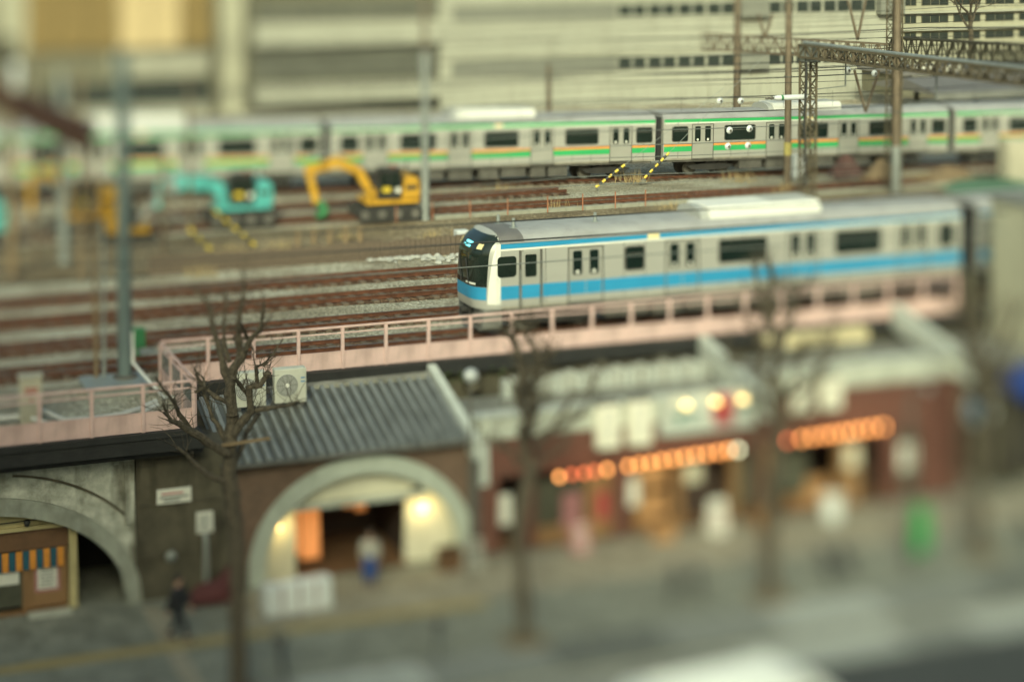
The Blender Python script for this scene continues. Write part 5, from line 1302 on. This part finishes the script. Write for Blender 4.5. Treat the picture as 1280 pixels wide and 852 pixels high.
# droppers between contact and messenger wire
dr_ = MB()
for i in range(26): dr_.bar((20 + i * 3.1, 99.5, 5.1), (20 + i * 3.1, 99.5, 6.0), .012); dr_.bar((21 + i * 3.1, 92, 4.1), (21 + i * 3.1, 92, 4.95), .012)
tag(dr_.build('wire_droppers', 'wire_black'), 'fine vertical droppers hanging between the far overhead wires', 'wire', kind='stuff')
# guy wires with striped guards
def guy(label, foot, top, ln=2.2):
    t = thing('guy_wire', label, 'guy wire', foot, group='guy wires with yellow and black guards')
    d = Vector(top) - Vector(foot); MB().bar((0, 0, 0), d, .022).build('wire', 'galvanised', t)
    u_ = d.normalized(); n = 9
    for i in range(n):
        a = u_ * (.15 + ln * i / n); b = u_ * (.15 + ln * (i + 1) / n)
        MB().tube([a, b], .075, 8).build('stripe', 'stripe_yellow' if i % 2 == 0 else 'wire_black', t)
    MB().lathe([(.22, -.1), (.22, .02)], (0, 0, 0), 10).build('anchor', 'concrete', t)
    return t
f1 = on(742, 236, -.2); t1 = at(905, 110, 93.5); guy('left of the two yellow striped guy wires before the green train coupling', f1, t1, 2.0)
f2 = on(803, 225, -.2); t2 = at(955, 70, 95.5); guy('right of the two yellow striped guy wires before the green train coupling', f2, t2, 2.0)
f3 = on(288, 336, -.2); t3 = at(215, 265, 80.5); guy('left lower yellow striped guy wire below the cyan excavator', f3, t3, 2.3)
f4 = on(322, 309, -.15); t4 = at(240, 240, 84); guy('upper right yellow striped guy wire below the cyan excavator', f4, t4, 2.5)
one(MB().box(50.4, 50.9, 63.7, 64.6, 4.0, 4.12), 'junction_clamp', 'galvanised', 'small clamp above the rear of the blue train', 'clamp')
th = thing('brown_guard_pole', 'brown slim upper section of the pale mast by the yellow excavator', 'pole', (30.0, 88.15, 8.12))
MB().tube([(0, 0, 0), (0, 0, 5)], .12, 10).build('shaft', 'brown_steel', th)

# ------------------------------------------------------------------ background buildings
OB = thing('office_building', 'long cream office block with strip windows behind the green train', 'building')
YB = 140
XL, XR = at(551, 60, YB).x, at(1124, 60, YB).x
MB().box(XL, XR, YB, YB + 18, ST, 17).build('wall', 'office_cream', OB)
rows = [(at(800, 78, YB).z - .05), (at(800, 12, YB).z - .05)]
rows.append(rows[1] + 4.3)
def office_windows(t, xa, xb, z, n, m='office_glass', h=.9, yb=YB):
    s = (xb - xa) / n
    for i in range(n):
        a = xa + i * s
        if (i % 2) == 0: fr = MB().box(a + .12, a + 2 * s - .14, yb - .06, yb - .001, z - h / 2 - .05, z + h / 2 + .05).build('window', 'office_grey', t)
        MB().box(a + .22, a + s - .10 + (.02 if i % 2 == 0 else 0), yb - .075, yb - .061, z - h / 2, z + h / 2).build('pane', m, fr)
for z in rows:
    a = at(565, 78, YB).x; b = at(770, 78, YB).x
    MB().box(a, b, YB - .05, YB - .001, z - .62, z + .62).build('louvre_band', 'office_grey', OB)
    for i in range(5): MB().box(a, b, YB - .09, YB - .051, z - .55 + i * .24, z - .47 + i * .24).build('louvre_slat', 'office_grey', OB)
    office_windows(OB, at(770, 78, YB).x, at(918, 78, YB).x, z, 8)
    office_windows(OB, at(958, 78, YB).x, at(1094, 78, YB).x, z, 8)
    MB().box(XL + .5, XR - .1, YB - .10, YB - .001, z + .80, z + .9).build('ledge', 'band_stone', OB)
    MB().box(at(921, 78, YB).x, at(956, 78, YB).x, YB - .8, YB - .001, z - .75, z + .7).build('louvre_box', 'office_grey', OB)
MB().box(at(1095, 10, YB).x, at(1125, 10, YB).x, YB - .8, YB - .002, rows[1] - .8, rows[1] + .8).build('louvre_box', 'office_grey', OB)
for u in (640, 752, 845, 885, 1010, 1070): 
    x = at(u, 50, YB).x; MB().box(x - .03, x + .03, YB - .02, YB - .001, ST, 16).build('joint', 'band_stone', OB)
# banded middle block
OM = thing('office_building', 'grey and cream banded office block behind the left half of the green train', 'building')
XA = at(288, 60, YB).x
MB().box(XA, XL - .05, YB + .6, YB + 18, ST, 17).build('wall', 'olive_stone', OM)
zf = lambda v: at(420, v, YB).z
for (v0, v1) in ((56, 28), (126, 104), (-18, -44)): MB().box(XA + 1.8, XL - .06, YB - .3, YB + .599, zf(v0), zf(v1)).build('spandrel', 'office_cream', OM)
for (v0, v1) in ((100, 60), (24, 2), (142, 128)):
    n = 12; s = (XL - XA - 2) / n
    for i in range(n): MB().box(XA + 1.9 + i * s + .06, XA + 1.9 + (i + 1) * s - .06, YB + .52, YB + .598, zf(v0), zf(v1)).build('window', 'window_grey', OM)
MB().box(XA - .8, XA + .9, YB - .6, YB + .55, ST, 17).build('pillar', 'office_pale', OM)
OL = thing('office_building', 'ochre panelled building with pale panel at the upper left', 'building')
X0 = at(-60, 60, YB).x
MB().box(X0 - 30, XA - .85, YB + 1, YB + 18, ST, 17).build('wall', 'olive_stone', OL)
zg = lambda v: at(150, v, YB).z
xu = lambda u: at(u, 40, YB).x
for i in range(6): MB().box(xu(35 + i * 39), xu(35 + i * 39 + 37), YB + .7, YB + .99, zg(62), zg(-60)).build('facade_panel', 'ochre' if not (3 <= i <= 4) else 'ochre_pale', OL)
MB().box(xu(0), xu(34), YB + .7, YB + .99, zg(70), zg(-60)).build('facade_panel', 'office_pale', OL)
MB().box(xu(140), xu(262), YB + .3, YB + .99, zg(100), zg(68)).build('balcony_band', 'band_stone', OL)
MB().box(xu(60), xu(262), YB + .7, YB + .99, zg(132), zg(106)).build('window_band', 'office_glass', OL)
MB().box(xu(30), xu(262), YB + .4, YB + .99, zg(150), zg(134)).build('balcony_band', 'band_stone', OL)
# right hand block, farther off
OR = thing('office_building', 'pale office block with rows of grid windows at the upper right', 'building')
YR = 178
xr = lambda u: at(u, 40, YR).x
zr = lambda v: at(1200, v, YR).z
MB().box(xr(1118), xr(1420), YR, YR + 20, ST, 22).build('wall', 'office_pale', OR)
for r_ in range(7):
    v = 44 - r_ * 21.5
    MB().box(xr(1118), xr(1420), YR - .5, YR - .001, zr(v - 7), zr(v - 9.5)).build('ledge', 'office_cream', OR)
    u = 1130
    for i in range(9):
        wdt = (15, 34, 34, 36, 20, 34, 34, 20, 34)[i]
        f = MB().box(xr(u), xr(u + wdt), YR - .06, YR - .001, zr(v + 5.2), zr(v - 5)).build('window', 'olive_stone', OR)
        n = 2 if wdt < 25 else 3
        for j in range(n): MB().box(xr(u + 1 + j * (wdt - 1) / n), xr(u + (j + 1) * (wdt - 1) / n), YR - .08, YR - .061, zr(v + 4.6), zr(v - 4.4)).build('pane', 'office_glass', f)
        u += wdt + 6
# low station roofs behind the green train at right
SR = thing('station_canopy', 'low dark station roof behind the green train at right', 'canopy')
a, b = at(1128, 110, 116).x, at(1300, 110, 116).x
MB().prism([(112, 2.2), (116, 2.9), (120, 2.2), (120, 2.05), (112, 2.05)], a, b + 8).build('roof', 'roof_dark', SR)
MB().box(a, b + 8, 111.8, 112.0, 1.7, 2.2).build('fascia', 'roof_flat', SR)
for i in range(6): MB().box(a + 1 + i * 5, a + 1.3 + i * 5, 115.8, 116.1, -.2, 2.04).build('column', 'truss_dark', SR)
SH = thing('low_shed', 'olive low shed in front of the pale office block at right', 'building')
MB().box(at(1128, 90, 130).x, at(1128, 90, 130).x + 40, 130, 136, -.2, at(1200, 92, 130).z).build('wall', 'olive_stone', SH)
MB().box(at(1128, 90, 130).x - .3, at(1128, 90, 130).x + 40, 129.7, 136.3, at(1200, 92, 130).z + .001, at(1200, 88, 130).z).build('roof', 'roof_dark', SH)
for i in range(7): MB().box(at(1140, 90, 130).x + i * 3, at(1140, 90, 130).x + i * 3 + 1.8, 129.94, 129.999, 1.0, 2.2).build('window', 'paper' if i in (0, 1) else 'office_glass', SH)
# bare brown tree in front of the right block
bt = thing('bare_tree', 'large brown leafless tree before the office block at upper right', 'tree', (at(1212, 120, 150).x, 150, -.3))
qq = random.Random(21); trk = MB(); br = MB()
trk.tube([(0, 0, 0), (.1, 0, 3), (0, .1, 5)], [.3, .24, .18], 10).build('trunk', 'bark', bt, smooth=True)
def grow(p, d, ln, r, lev):
    pts = [p]; 
    for j in range(3):
        d = (d + Vector((qq.gauss(0, .16), qq.gauss(0, .16), qq.gauss(.05, .1)))).normalized(); pts.append(pts[-1] + d * ln / 3)
    br.tube(pts, [r, r * .85, r * .7, r * .55], 5 if lev < 3 else 3, cap=False)
    if lev < 5:
        for k in range(3 if lev < 4 else 4):
            nd = (d + Vector((qq.gauss(0, .55), qq.gauss(0, .55), qq.gauss(.1, .4)))).normalized(); grow(pts[qq.choice((2, 3, 3))], nd, ln * .72, r * .55, lev + 1)
for k in range(5): grow(Vector((0, 0, 3.2 + .4 * k)), Vector((qq.gauss(0, .6), qq.gauss(0, .6), .9)).normalized(), 3.0, .14, 1)
tag(br.build('branches', 'bark', bt), kind='stuff')
